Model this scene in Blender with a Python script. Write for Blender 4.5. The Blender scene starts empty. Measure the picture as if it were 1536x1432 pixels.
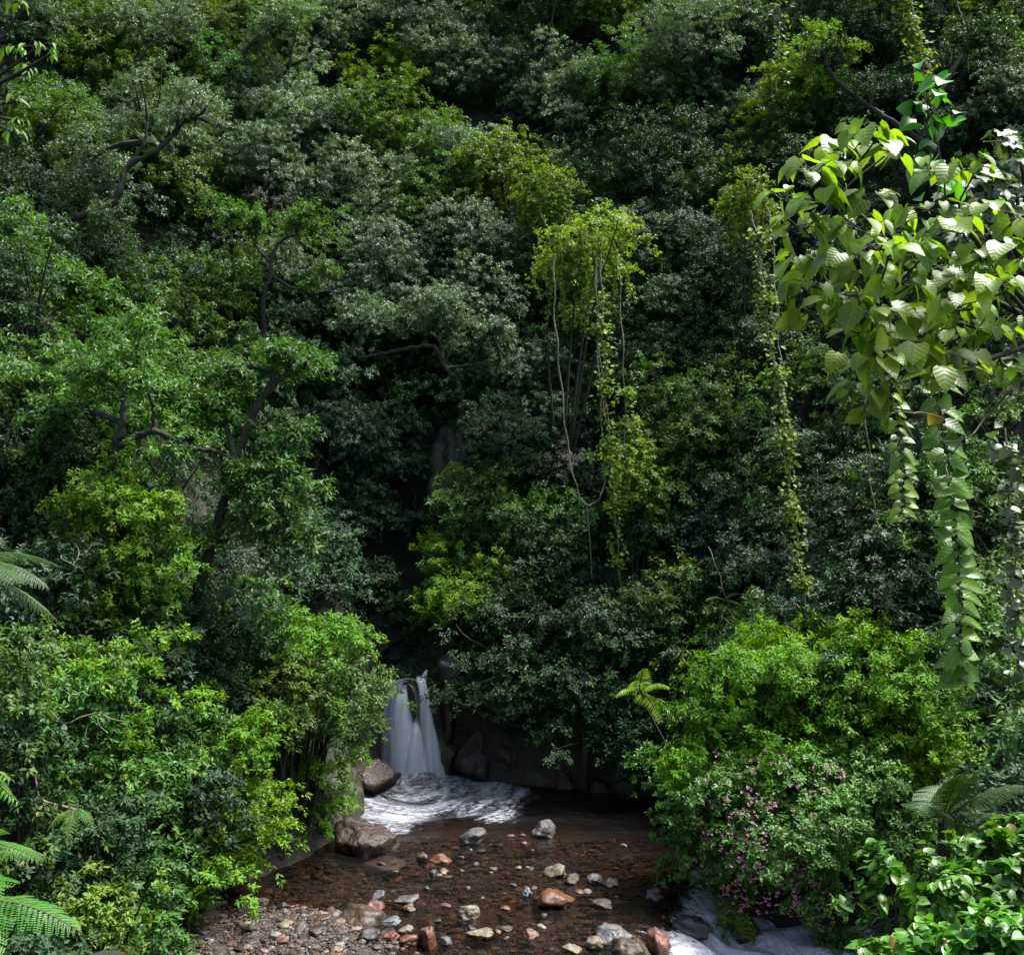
import bpy, math, random
import numpy as np
from mathutils import Vector, noise

# ------------------------------------------------------------------ camera, sky, sun, exposure
scene = bpy.context.scene
COL = scene.collection
CAM_Z = 10.0
F = 1647.0                      # focal length in photograph pixels (1536 wide)
cam_d = bpy.data.cameras.new('camera')
cam = bpy.data.objects.new('camera', cam_d)
COL.objects.link(cam)
cam.location = (0, 0, CAM_Z)
cam.rotation_euler = (math.radians(90), 0, 0)
cam_d.sensor_fit = 'HORIZONTAL'
cam_d.sensor_width = 36
cam_d.lens = 36 * F / 1536
cam_d.clip_end = 600
scene.camera = cam

SUN_EL, SUN_AZ = 65.0, 70.0     # azimuth measured from +Y (away from camera) towards +X
w = bpy.data.worlds.new('World')
scene.world = w
w.use_nodes = True
nt = w.node_tree
sky = nt.nodes.new('ShaderNodeTexSky')
sky.sky_type = 'NISHITA'
sky.sun_disc = False
sky.sun_elevation = math.radians(SUN_EL)
sky.sun_rotation = math.radians(SUN_AZ)
sky.air_density = 1.0
sky.dust_density = 3.0
sky.ozone_density = 1.0
bgn = nt.nodes['Background']
bgn.inputs['Strength'].default_value = 0.105
hsv = nt.nodes.new('ShaderNodeHueSaturation')        # hazy white sky
hsv.inputs['Saturation'].default_value = 0.9
nt.links.new(sky.outputs[0], hsv.inputs['Color'])
nt.links.new(hsv.outputs[0], bgn.inputs[0])
sl = bpy.data.lights.new('sun', 'SUN')
sl.energy = 3.9
sl.angle = math.radians(15)
sl.color = (1.0, 0.975, 0.93)
so = bpy.data.objects.new('sun', sl)
COL.objects.link(so)
sv = Vector((math.sin(math.radians(SUN_AZ)) * math.cos(math.radians(SUN_EL)),
             math.cos(math.radians(SUN_AZ)) * math.cos(math.radians(SUN_EL)),
             math.sin(math.radians(SUN_EL))))
so.rotation_euler = sv.to_track_quat('Z', 'Y').to_euler()
so.location = sv * 100
scene.view_settings.view_transform = 'Standard'
scene.view_settings.look = 'None'
scene.view_settings.exposure = 1.7
scene.view_settings.gamma = 1.0
scene.render.engine = 'CYCLES'
cy = scene.cycles
cy.max_bounces = 6
cy.diffuse_bounces = 3
cy.glossy_bounces = 2
cy.transmission_bounces = 4
cy.transparent_max_bounces = 12
cy.caustics_reflective = False
cy.caustics_refractive = False
cy.sample_clamp_indirect = 4
cy.use_denoising = True
cy.denoiser = 'OPENIMAGEDENOISE'
cy.denoising_input_passes = 'RGB_ALBEDO_NORMAL'
cy.denoising_prefilter = 'ACCURATE'

RNG = np.random.default_rng(7)
random.seed(7)

# ------------------------------------------------------------------ helpers
def at(px, py, Y):
    return np.array([(px - 768) / F * Y, Y, CAM_Z + (716 - py) / F * Y])

def norm(a):
    return a / np.maximum(np.linalg.norm(a, axis=-1, keepdims=True), 1e-9)

def mesh_obj(name, V, faces, mats, parent=None, fv=None, smooth=False, mi=None, loc=None, pv=None):
    """faces: list of (M,k) int arrays.  fv: one value per face ('v'); pv: dict of per-point attributes."""
    V = np.asarray(V, np.float32)
    if loc is not None:
        V = V - np.asarray(loc, np.float32)
    me = bpy.data.meshes.new(name)
    me.vertices.add(len(V))
    me.vertices.foreach_set('co', V.ravel())
    idx = np.concatenate([f.ravel() for f in faces]).astype(np.int32)
    cnt = np.concatenate([np.full(len(f), f.shape[1], np.int32) for f in faces])
    me.loops.add(len(idx))
    me.loops.foreach_set('vertex_index', idx)
    me.polygons.add(len(cnt))
    st = np.zeros(len(cnt), np.int32)
    st[1:] = np.cumsum(cnt)[:-1]
    me.polygons.foreach_set('loop_start', st)
    if mi is not None:
        me.polygons.foreach_set('material_index', np.asarray(mi, np.int32))
    me.polygons.foreach_set('use_smooth', np.full(len(cnt), bool(smooth)))
    me.update(calc_edges=True)
    if fv is not None:
        a = me.attributes.new('v', 'FLOAT', 'FACE')
        a.data.foreach_set('value', np.asarray(fv, np.float32))
    if pv:
        for k, arr in pv.items():
            arr = np.asarray(arr, np.float32)
            if arr.ndim == 1:
                a = me.attributes.new(k, 'FLOAT', 'POINT'); a.data.foreach_set('value', arr)
            else:
                a = me.attributes.new(k, 'FLOAT_VECTOR', 'POINT'); a.data.foreach_set('vector', arr.ravel())
    for m in (mats if isinstance(mats, (list, tuple)) else [mats]):
        me.materials.append(m)
    o = bpy.data.objects.new(name, me)
    COL.objects.link(o)
    if parent is not None:
        o.parent = parent
    return o

def tag(o, label=None, cat=None, group=None, kind=None):
    if label: o['label'] = label
    if cat: o['category'] = cat
    if group: o['group'] = group
    if kind: o['kind'] = kind
    return o

def thing(name, label, cat, loc, group=None):
    o = bpy.data.objects.new(name, None)
    o.empty_display_size = 0.2
    COL.objects.link(o)
    o.location = [float(c) for c in loc]
    return tag(o, label, cat, group)

class Tubes:
    """collects tapered tubes into one mesh"""
    def __init__(self): self.V = []; self.Q = []; self.n = 0
    def add(self, pts, radii, sides=6):
        pts = np.asarray(pts, float); m = len(pts)
        radii = np.broadcast_to(np.asarray(radii, float), (m,))
        T = norm(np.gradient(pts, axis=0))
        ref = np.array([0.31, 0.83, 0.22]); 
        A = norm(np.cross(T, ref)); B = np.cross(T, A)
        th = np.arange(sides) * 2 * math.pi / sides
        ring = (A[:, None] * np.cos(th)[None, :, None] + B[:, None] * np.sin(th)[None, :, None])
        V = pts[:, None] + ring * radii[:, None, None]
        i = np.arange(m - 1)[:, None] * sides; j = np.arange(sides)[None]
        jn = (j + 1) % sides
        q = np.stack([i + j, i + jn, i + sides + jn, i + sides + j], -1).reshape(-1, 4) + self.n
        self.V.append(V.reshape(-1, 3)); self.Q.append(q); self.n += m * sides
    def build(self, name, mat, parent=None, loc=None, smooth=True):
        return mesh_obj(name, np.concatenate(self.V), [np.concatenate(self.Q)], mat, parent, smooth=smooth, loc=loc)

def spline(pts, n):
    """Catmull-Rom through pts, n samples"""
    P = np.asarray(pts, float)
    P = np.vstack([2 * P[0] - P[1], P, 2 * P[-1] - P[-2]])
    t = np.linspace(0, len(P) - 3 - 1e-6, n)
    i = t.astype(int); u = (t - i)[:, None]
    a, b, c, d = P[i], P[i + 1], P[i + 2], P[i + 3]
    return 0.5 * ((2 * b) + (-a + c) * u + (2 * a - 5 * b + 4 * c - d) * u**2 + (-a + 3 * b - 3 * c + d) * u**3)

def noisef(P, scale, seed=0.0):
    return np.array([noise.noise(Vector((p[0] * scale + seed, p[1] * scale - seed, p[2] * scale + 2 * seed))) for p in P])

# ------------------------------------------------------------------ materials
def new_mat(name):
    m = bpy.data.materials.new(name); m.use_nodes = True
    nt = m.node_tree
    return m, nt, nt.nodes['Principled BSDF'], nt.nodes['Material Output']

def N(nt, t, **kw):
    n = nt.nodes.new(t)
    for k, v in kw.items(): setattr(n, k, v)
    return n

def ramp(nt, stops, src=None):
    r = N(nt, 'ShaderNodeValToRGB')
    e = r.color_ramp.elements
    while len(e) < len(stops): e.new(0.5)
    for el, (p, c) in zip(e, stops):
        el.position = p; el.color = (*c, 1) if len(c) == 3 else c
    if src is not None: nt.links.new(src, r.inputs[0])
    return r

def leaf_mat(name, dark, mid, light, rough=0.4, trans=0.3, old=(0.16, 0.13, 0.02), spec=0.5, old_at=0.975, veins=False):
    m, nt, b, out = new_mat(name)
    L = nt.links.new
    at_ = N(nt, 'ShaderNodeAttribute', attribute_name='v')
    r = ramp(nt, [(0.0, dark), (0.45, mid), (0.9, light), (old_at, light), (min(old_at + 0.012, 1), old)], at_.outputs['Fac'])
    oi = N(nt, 'ShaderNodeObjectInfo')
    hs = N(nt, 'ShaderNodeHueSaturation')
    mr = N(nt, 'ShaderNodeMapRange'); mr.inputs[3].default_value = 0.485; mr.inputs[4].default_value = 0.515
    L(oi.outputs['Random'], mr.inputs[0]); L(mr.outputs[0], hs.inputs['Hue'])
    mr2 = N(nt, 'ShaderNodeMapRange'); mr2.inputs[3].default_value = 0.8; mr2.inputs[4].default_value = 1.2
    mul = N(nt, 'ShaderNodeMath', operation='MULTIPLY'); mul.inputs[1].default_value = 7.31
    fr = N(nt, 'ShaderNodeMath', operation='FRACT')
    L(oi.outputs['Random'], mul.inputs[0]); L(mul.outputs[0], fr.inputs[0]); L(fr.outputs[0], mr2.inputs[0])
    L(mr2.outputs[0], hs.inputs['Value'])
    csrc = r.outputs[0]
    if veins:                                             # midrib, side veins, puckered blade and a few brown blotches
        lv = N(nt, 'ShaderNodeAttribute', attribute_name='leaf_xy'); sx = N(nt, 'ShaderNodeSeparateXYZ'); L(lv.outputs['Vector'], sx.inputs[0])
        def M(op, a, b=None, c=None):
            n = N(nt, 'ShaderNodeMath', operation=op)
            for k_, v_ in enumerate((a, b, c)):
                if v_ is None: continue
                if isinstance(v_, (int, float)): n.inputs[k_].default_value = v_
                else: L(v_, n.inputs[k_])
            return n.outputs[0]
        ay = M('ABSOLUTE', sx.outputs['Y'])
        u_ = M('MULTIPLY', M('SUBTRACT', sx.outputs['X'], M('MULTIPLY', ay, .7)), 5.0)
        wv = M('ABSOLUTE', M('SUBTRACT', M('FRACT', u_), .5))
        side = M('LESS_THAN', wv, .055); mid_ = M('LESS_THAN', ay, .022); vm = M('MAXIMUM', side, mid_)
        mv = N(nt, 'ShaderNodeMix', data_type='RGBA'); mv.inputs[7].default_value = (.30, .40, .07, 1)
        L(M('MULTIPLY', vm, .45), mv.inputs[0]); L(csrc, mv.inputs[6])
        tco = N(nt, 'ShaderNodeTexCoord'); nb = N(nt, 'ShaderNodeTexNoise'); nb.inputs['Scale'].default_value = 16; nb.inputs['Detail'].default_value = 3
        L(tco.outputs['Object'], nb.inputs['Vector'])
        mb = N(nt, 'ShaderNodeMix', data_type='RGBA'); mb.inputs[7].default_value = (.10, .065, .015, 1)
        rb_ = ramp(nt, [(.66, (0, 0, 0)), (.72, (.8, .8, .8))], nb.outputs[0]); L(rb_.outputs[0], mb.inputs[0]); L(mv.outputs[2], mb.inputs[6]); csrc = mb.outputs[2]
        bpv = N(nt, 'ShaderNodeBump'); bpv.inputs['Strength'].default_value = .22; bpv.inputs['Distance'].default_value = .012
        L(M('ADD', wv, M('MULTIPLY', nb.outputs[0], 1.2)), bpv.inputs['Height']); L(bpv.outputs[0], b.inputs['Normal'])
    L(csrc, hs.inputs['Color'])
    L(hs.outputs[0], b.inputs['Base Color'])
    b.inputs['Roughness'].default_value = rough
    b.inputs['Specular IOR Level'].default_value = spec
    tr = N(nt, 'ShaderNodeBsdfTranslucent')
    tc = N(nt, 'ShaderNodeMix', data_type='RGBA', blend_type='MULTIPLY'); tc.inputs[0].default_value = 1
    tc.inputs[7].default_value = (1.5, 1.5, 0.5, 1)
    L(hs.outputs[0], tc.inputs[6]); L(tc.outputs[2], tr.inputs[0])
    mx = N(nt, 'ShaderNodeMixShader'); mx.inputs[0].default_value = trans
    L(b.outputs[0], mx.inputs[1]); L(tr.outputs[0], mx.inputs[2]); L(mx.outputs[0], out.inputs[0])
    return m

LM = {
 'pale':  leaf_mat('leaf_grey_green', (.040, .085, .040), (.082, .155, .078), (.135, .22, .118), .50, .22, spec=0.52),
 'green': leaf_mat('leaf_mid_green', (.024, .068, .010), (.046, .122, .016), (.085, .185, .024), .54, .32, spec=0.38),
 'lime':  leaf_mat('leaf_yellow_green', (.040, .108, .006), (.082, .190, .008), (.15, .27, .014), .56, .36, spec=0.30, old=(.25, .2, .02)),
 'vivid': leaf_mat('leaf_vivid_green', (.050, .135, .005), (.105, .235, .008), (.19, .34, .014), .54, .38, spec=0.30, old=(.3, .24, .03)),
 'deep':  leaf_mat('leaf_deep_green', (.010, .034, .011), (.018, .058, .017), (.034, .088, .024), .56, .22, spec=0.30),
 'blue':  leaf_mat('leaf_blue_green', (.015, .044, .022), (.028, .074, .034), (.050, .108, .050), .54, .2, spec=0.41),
 'olive': leaf_mat('leaf_olive', (.046, .088, .010), (.085, .150, .014), (.135, .215, .024), .56, .3, spec=0.30, old=(.2, .1, .03), old_at=.93),
 'vine':  leaf_mat('leaf_vine_yellow', (.048, .105, .010), (.098, .18, .014), (.165, .25, .026), .56, .36, spec=0.30, old=(.26, .19, .02), old_at=.93),
 'broad': leaf_mat('leaf_broad', (.030, .105, .010), (.058, .185, .014), (.10, .26, .022), .42, .32, spec=.5),
 'big':   leaf_mat('leaf_big_heart', (.045, .125, .010), (.105, .245, .012), (.20, .36, .018), .40, .48, old=(.38, .26, .02), old_at=.90, spec=.5, veins=True),
 'ivy':   leaf_mat('leaf_ivy', (.04, .085, .03), (.07, .13, .045), (.11, .18, .06), .42, .24, spec=.6),
 'fern':  leaf_mat('leaf_fern', (.035, .12, .012), (.065, .19, .018), (.10, .25, .024), .5, .36, spec=.35),
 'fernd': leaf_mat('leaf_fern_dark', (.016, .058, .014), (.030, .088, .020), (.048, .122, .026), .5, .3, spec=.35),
 'purple': leaf_mat('leaf_purple_grey', (.036, .046, .034), (.058, .070, .052), (.085, .098, .068), .56, .2, spec=0.45),
}

def bark_mat(name, c1, c2, moss=(.035, .05, .01), mossy=.45):
    m, nt, b, out = new_mat(name); L = nt.links.new
    tc = N(nt, 'ShaderNodeTexCoord')
    n1 = N(nt, 'ShaderNodeTexNoise'); n1.inputs['Scale'].default_value = 9; n1.inputs['Detail'].default_value = 6
    L(tc.outputs['Object'], n1.inputs['Vector'])
    r = ramp(nt, [(.3, c1), (.7, c2)], n1.outputs[0])
    n2 = N(nt, 'ShaderNodeTexNoise'); n2.inputs['Scale'].default_value = 2.2; n2.inputs['Detail'].default_value = 4
    L(tc.outputs['Object'], n2.inputs['Vector'])
    r2 = ramp(nt, [(mossy, (0, 0, 0)), (mossy + .12, (1, 1, 1))], n2.outputs[0])
    mx = N(nt, 'ShaderNodeMix', data_type='RGBA'); mx.inputs[7].default_value = (*moss, 1)
    L(r2.outputs[0], mx.inputs[0]); L(r.outputs[0], mx.inputs[6]); L(mx.outputs[2], b.inputs['Base Color'])
    b.inputs['Roughness'].default_value = .85
    bp = N(nt, 'ShaderNodeBump'); bp.inputs['Strength'].default_value = .6; bp.inputs['Distance'].default_value = .05
    L(n1.outputs[0], bp.inputs['Height']); L(bp.outputs[0], b.inputs['Normal'])
    return m
BARK = bark_mat('bark_dark', (.010, .008, .006), (.032, .025, .018), (.016, .022, .006))
BARKM = bark_mat('bark_mossy', (.007, .006, .004), (.020, .016, .011), (.026, .028, .006), .48)
TWIG = bark_mat('twig_grey', (.10, .085, .065), (.20, .17, .13), mossy=.75)
LIANA = bark_mat('liana_bark', (.09, .075, .055), (.19, .16, .115), mossy=.7)
STEMG = bark_mat('stem_brown_green', (.05, .045, .02), (.09, .08, .03), mossy=.6)

def rock_mat(name, c1, c2, c3, rough=.45, moss=.6, scale=2.0, mosscol=(.02, .03, .008)):
    m, nt, b, out = new_mat(name); L = nt.links.new
    g = N(nt, 'ShaderNodeNewGeometry')
    tc = N(nt, 'ShaderNodeTexCoord')
    n1 = N(nt, 'ShaderNodeTexNoise'); n1.inputs['Scale'].default_value = scale; n1.inputs['Detail'].default_value = 8; n1.inputs['Roughness'].default_value = .65
    L(g.outputs['Position'], n1.inputs['Vector'])
    r = ramp(nt, [(.28, c1), (.5, c2), (.75, c3)], n1.outputs[0])
    n2 = N(nt, 'ShaderNodeTexNoise'); n2.inputs['Scale'].default_value = scale * .6; n2.inputs['Detail'].default_value = 5
    mp = N(nt, 'ShaderNodeMapping'); mp.inputs['Location'].default_value = (5, 2, 9)
    L(g.outputs['Position'], mp.inputs[0]); L(mp.outputs[0], n2.inputs['Vector'])
    r2 = ramp(nt, [(moss, (0, 0, 0)), (min(1, moss + .1), (1, 1, 1))], n2.outputs[0])
    mx = N(nt, 'ShaderNodeMix', data_type='RGBA'); mx.inputs[7].default_value = (*mosscol, 1)
    L(r2.outputs[0], mx.inputs[0]); L(r.outputs[0], mx.inputs[6]); L(mx.outputs[2], b.inputs['Base Color'])
    rr = ramp(nt, [(.3, (rough - .15,) * 3), (.7, (rough + .2,) * 3)], n2.outputs[0]); L(rr.outputs[0], b.inputs['Roughness'])
    v = N(nt, 'ShaderNodeTexVoronoi'); v.feature = 'DISTANCE_TO_EDGE'; v.inputs['Scale'].default_value = scale * 1.6
    L(n1.outputs['Color'], v.inputs['Vector'])
    bp = N(nt, 'ShaderNodeBump'); bp.inputs['Strength'].default_value = .9; bp.inputs['Distance'].default_value = .35 / scale
    L(n1.outputs[0], bp.inputs['Height']); L(bp.outputs[0], b.inputs['Normal'])
    return m
ROCKD = rock_mat('rock_wet_dark', (.012, .009, .008), (.034, .025, .021), (.075, .058, .052), .35, .58, 1.8)
ROCKR = rock_mat('rock_wet_reddish', (.011, .006, .005), (.026, .014, .010), (.058, .036, .030), .32, .66, 2.2)
ROCKG = rock_mat('rock_grey', (.022, .019, .019), (.052, .047, .047), (.105, .098, .102), .42, .72, 3.2)
ROCKM = rock_mat('rock_mossy', (.012, .01, .008), (.028, .022, .016), (.05, .042, .034), .5, .42, 1.2, (.032, .036, .008))
STONE = {
 'grey':  rock_mat('stone_grey', (0.031, 0.029, 0.029), (0.067, 0.063, 0.065), (0.120, 0.116, 0.120), .35, .9, 7),
 'orange': rock_mat('stone_orange', (0.045, 0.016, 0.006), (0.098, 0.038, 0.016), (0.152, 0.071, 0.036), .38, .9, 7),
 'red':   rock_mat('stone_red', (0.049, 0.018, 0.012), (0.103, 0.040, 0.027), (0.161, 0.085, 0.067), .35, .9, 7),
 'brown': rock_mat('stone_brown', (0.022, 0.014, 0.008), (0.045, 0.027, 0.016), (0.081, 0.053, 0.036), .4, .8, 6),
 'dark':  rock_mat('stone_dark', (0.009, 0.008, 0.008), (0.020, 0.018, 0.018), (0.038, 0.035, 0.036), .3, .85, 6),
 'cream': rock_mat('stone_cream', (0.071, 0.058, 0.033), (0.125, 0.107, 0.067), (0.187, 0.165, 0.116), .4, .9, 7),
 'blue':  rock_mat('stone_blue_grey', (0.036, 0.045, 0.053), (0.063, 0.076, 0.089), (0.098, 0.116, 0.130), .35, .95, 6),
}

# ------------------------------------------------------------------ terrain
SHORE = np.array([(-5.3, 36.4), (-4.4, 37.0), (-1.8, 37.0), (-0.8, 36.2), (1, 35.6), (3, 35.2), (5, 34), (5.8, 31.5), (5.2, 29),
                  (4.9, 27.9), (6.2, 27.0), (9, 26.4), (16, 23.5), (26, 19), (24, 13), (12, 16.5), (3, 19.5), (-3, 20.5), (-8, 21.5),
                  (-7.4, 25), (-6.6, 27.2), (-5.4, 28.8), (-4.7, 31), (-4.9, 34)], float)

def shore_sd(x, y):
    """signed distance to the water's edge, positive on land"""
    P = np.stack([x, y], -1); best = np.full(x.shape, 1e9); inside = np.zeros(x.shape, bool)
    n = len(SHORE)
    for i in range(n):
        a, b = SHORE[i], SHORE[(i + 1) % n]
        ab = b - a; t = np.clip(((P - a) @ ab) / (ab @ ab), 0, 1)
        best = np.minimum(best, np.linalg.norm(P - a - t[..., None] * ab, axis=-1))
        c = (a[1] > y) != (b[1] > y)
        with np.errstate(divide='ignore', invalid='ignore'):
            xi = (b[0] - a[0]) * (y - a[1]) / (b[1] - a[1]) + a[0]
        inside ^= c & (x < xi)
    return np.where(inside, -best, best)

def sstep(v, a, b):
    t = np.clip((v - a) / (b - a), 0, 1); return t * t * (3 - 2 * t)

def water_z(x, y):
    t = (x - 2.9) * 0.9 + (25.3 - y) * 0.3
    t2 = (25.2 - y) * .5 + x * .12
    return -0.85 * sstep(t, 0.0, 2.6) - 0.35 * sstep(t, 3, 8) - 0.12 * sstep(t2, 0, 1.5)

def lump(x, y):
    return (0.5 * np.sin(x * .55 + 1.3 * np.sin(y * .31)) * np.cos(y * .47 + .8 * np.sin(x * .23)) +
            0.22 * np.sin(x * 1.7 + y * .9) * np.cos(y * 1.9 - x * .6))

def height(x, y):
    x = np.asarray(x, float); y = np.asarray(y, float)
    d = shore_sd(x, y)
    far = sstep(y, 26, 37)
    near = 1 - sstep(y, 14, 22)
    s = 0.62 + (1.34 - 0.62) * far - 0.2 * near
    land = s * d * (1 - 0.12 * sstep(d, 25, 60)) + lump(x, y) * np.clip(d * .35, 0, 1.3)
    land = land + 2.6 * sstep(d, 0.15, 2.4) * sstep(y, 21, 24) * (1 - sstep(y, 33, 36)) * (sstep(-x, 4, 5.5) + .8 * sstep(x, 4, 5.5))
    # steep cut bank along the far side
    land = land + 1.3 * sstep(d, 0.0, 0.5) * sstep(y, 30, 33)
    # gully that feeds the waterfall
    g = np.exp(-((x + 4.2 + 0.12 * (y - 38)) / 1.7) ** 2) * sstep(y, 36.5, 37.2)
    gl = 3.0 + np.clip(y - 42, 0, None) * 1.7
    land = np.where(d > 0, land * (1 - g) + np.minimum(land + 2.5, gl) * g, land)
    bed = water_z(x, y) - 0.05 - (0.24 + .3 * sstep(y, 25.5, 29)) * (1 - np.exp(d / 1.1))
    # gravel bar
    gb = np.exp(-(((x + 5.0) / 3.0) ** 2 + ((y - 23.6) / 2.3) ** 2) ** 1.0)
    bed = np.maximum(bed, bed * (1 - gb) + (0.16 * gb) )
    return np.where(d > 0, np.maximum(land, 0.02) + water_z(x, y) * np.exp(-np.clip(d, 0, None)), bed)

def hz(x, y): return float(height(np.array([x]), np.array([y]))[0])

def hit(px, py, y0=16.0):
    """depth at which the ray through a photograph pixel meets the terrain"""
    Y = np.linspace(y0, 84, 700)
    x = (px - 768) / F * Y; z = CAM_Z + (716 - py) / F * Y
    k = np.nonzero(z < height(x, Y))[0]
    return float(Y[k[0]]) if len(k) else 80.0

gx = np.concatenate([np.arange(-60, -12, .6), np.arange(-12, 12, .22), np.arange(12, 60.1, .6)])
gy = np.concatenate([np.arange(-6, 20, .6), np.arange(20, 40, .22), np.arange(40, 92, .6)])
X, Yg = np.meshgrid(gx, gy)
Z = height(X, Yg)
Z = Z + 0.05 * np.sin(X * 5.1 + 2 * np.sin(Yg * 3.3)) * np.sin(Yg * 4.7 + X) 
nxg = len(gx)
i = (np.arange(len(gy) - 1)[:, None] * nxg + np.arange(nxg - 1)[None]).ravel()
TV = np.stack([X.ravel(), Yg.ravel(), Z.ravel()], -1)
SD = shore_sd(X, Yg).ravel()

def soil_mat():
    m, nt, b, out = new_mat('forest_soil'); L = nt.links.new
    g = N(nt, 'ShaderNodeNewGeometry')
    n1 = N(nt, 'ShaderNodeTexNoise'); n1.inputs['Scale'].default_value = 2.5; n1.inputs['Detail'].default_value = 9; n1.inputs['Roughness'].default_value = .7
    L(g.outputs['Position'], n1.inputs['Vector'])
    r = ramp(nt, [(.3, (.006, .005, .003)), (.5, (.014, .012, .007)), (.62, (.013, .018, .006)), (.75, (.03, .024, .014))], n1.outputs[0])
    n2 = N(nt, 'ShaderNodeTexNoise'); n2.inputs['Scale'].default_value = 7; n2.inputs['Detail'].default_value = 8; n2.inputs['Roughness'].default_value = .75
    L(g.outputs['Position'], n2.inputs['Vector'])
    rb = ramp(nt, [(.3, (.018, .013, .010)), (.5, (.036, .026, .020)), (.62, (.062, .044, .033)), (.76, (.12, .09, .07))], n2.outputs[0])
    a = N(nt, 'ShaderNodeAttribute', attribute_name='bed')
    mx = N(nt, 'ShaderNodeMix', data_type='RGBA')
    L(a.outputs['Fac'], mx.inputs[0]); L(r.outputs[0], mx.inputs[6]); L(rb.outputs[0], mx.inputs[7]); L(mx.outputs[2], b.inputs['Base Color'])
    b.inputs['Roughness'].default_value = .75
    bp = N(nt, 'ShaderNodeBump'); bp.inputs['Strength'].default_value = .8; bp.inputs['Distance'].default_value = .15
    L(n2.outputs[0], bp.inputs['Height']); L(bp.outputs[0], b.inputs['Normal'])
    return m
terrain = mesh_obj('hillside_terrain', TV, [np.stack([i, i + 1, i + nxg + 1, i + nxg], -1)], soil_mat(), smooth=True,
                   pv={'bed': 1 - np.clip(SD / .6, 0, 1)})
tag(terrain, kind='structure')

# ------------------------------------------------------------------ stream water with foam
FB = (-3.15, 36.5)
wx = np.arange(-8.6, 17, .11); wy = np.arange(15.5, 38, .11)
WX, WY = np.meshgrid(wx, wy)
sdw = shore_sd(WX, WY)
dx, dy = WX - FB[0], WY - FB[1]
ang = np.arctan2(-dy, dx)
rr = np.sqrt(((dx - .2) / 4.6) ** 2 + (dy / 6.9) ** 2)
rr_r = np.sqrt(((dx) / 5.2) ** 2 + ((dy + 1.3) / 2.4) ** 2)
wob = 0.10 * np.sin(ang * 5 + 1) + 0.07 * np.sin(ang * 11)
foam_p = np.maximum(1 - sstep(rr + wob, .62, 1.08), .75 * (1 - sstep(rr_r + wob, .5, 1.05)))
tt = (WX - 2.9) * 0.9 + (25.3 - WY) * 0.3
foam_c = sstep(tt, .0, 1.2) * 1.25 * (1 - .3 * sstep(tt, 6, 10))
foam = np.maximum(foam_p, foam_c)
rad = np.sqrt(dx ** 2 + (dy * .8) ** 2)
flow_u = np.where(foam_p > 0.001, ang * (1.3 + .25 * rad), tt)
flow_v = np.where(foam_p > 0.001, rad * 1.0 + .35 * np.sin(ang * 3), (WX - 3) * .8 - (25.7 - WY) * .6)
WZ = water_z(WX, WY) + .014 * np.sin(WX * 2.3 + 1.7 * np.sin(WY * 1.1)) + .016 * np.sin(WY * 3.4 + 1.2 * np.sin(WX * 1.3))
WZ += foam_p * (.025 * np.sin(rad * 5.2 + np.sin(ang * 4)) + .02 * np.sin(ang * 9 + rad * 2)) + .30 * np.exp(-(rr / .16) ** 2)
WZ += foam_c * (.10 * np.sin(WX * 3.1 + 2 * np.sin(WY * 2)) * np.sin(WY * 3.7 - WX))
nw = len(wx)
wi = (np.arange(len(wy) - 1)[:, None] * nw + np.arange(nw - 1)[None])
keep = (sdw[:-1, :-1] < .7).ravel()
wi = wi.ravel()[keep]

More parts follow.
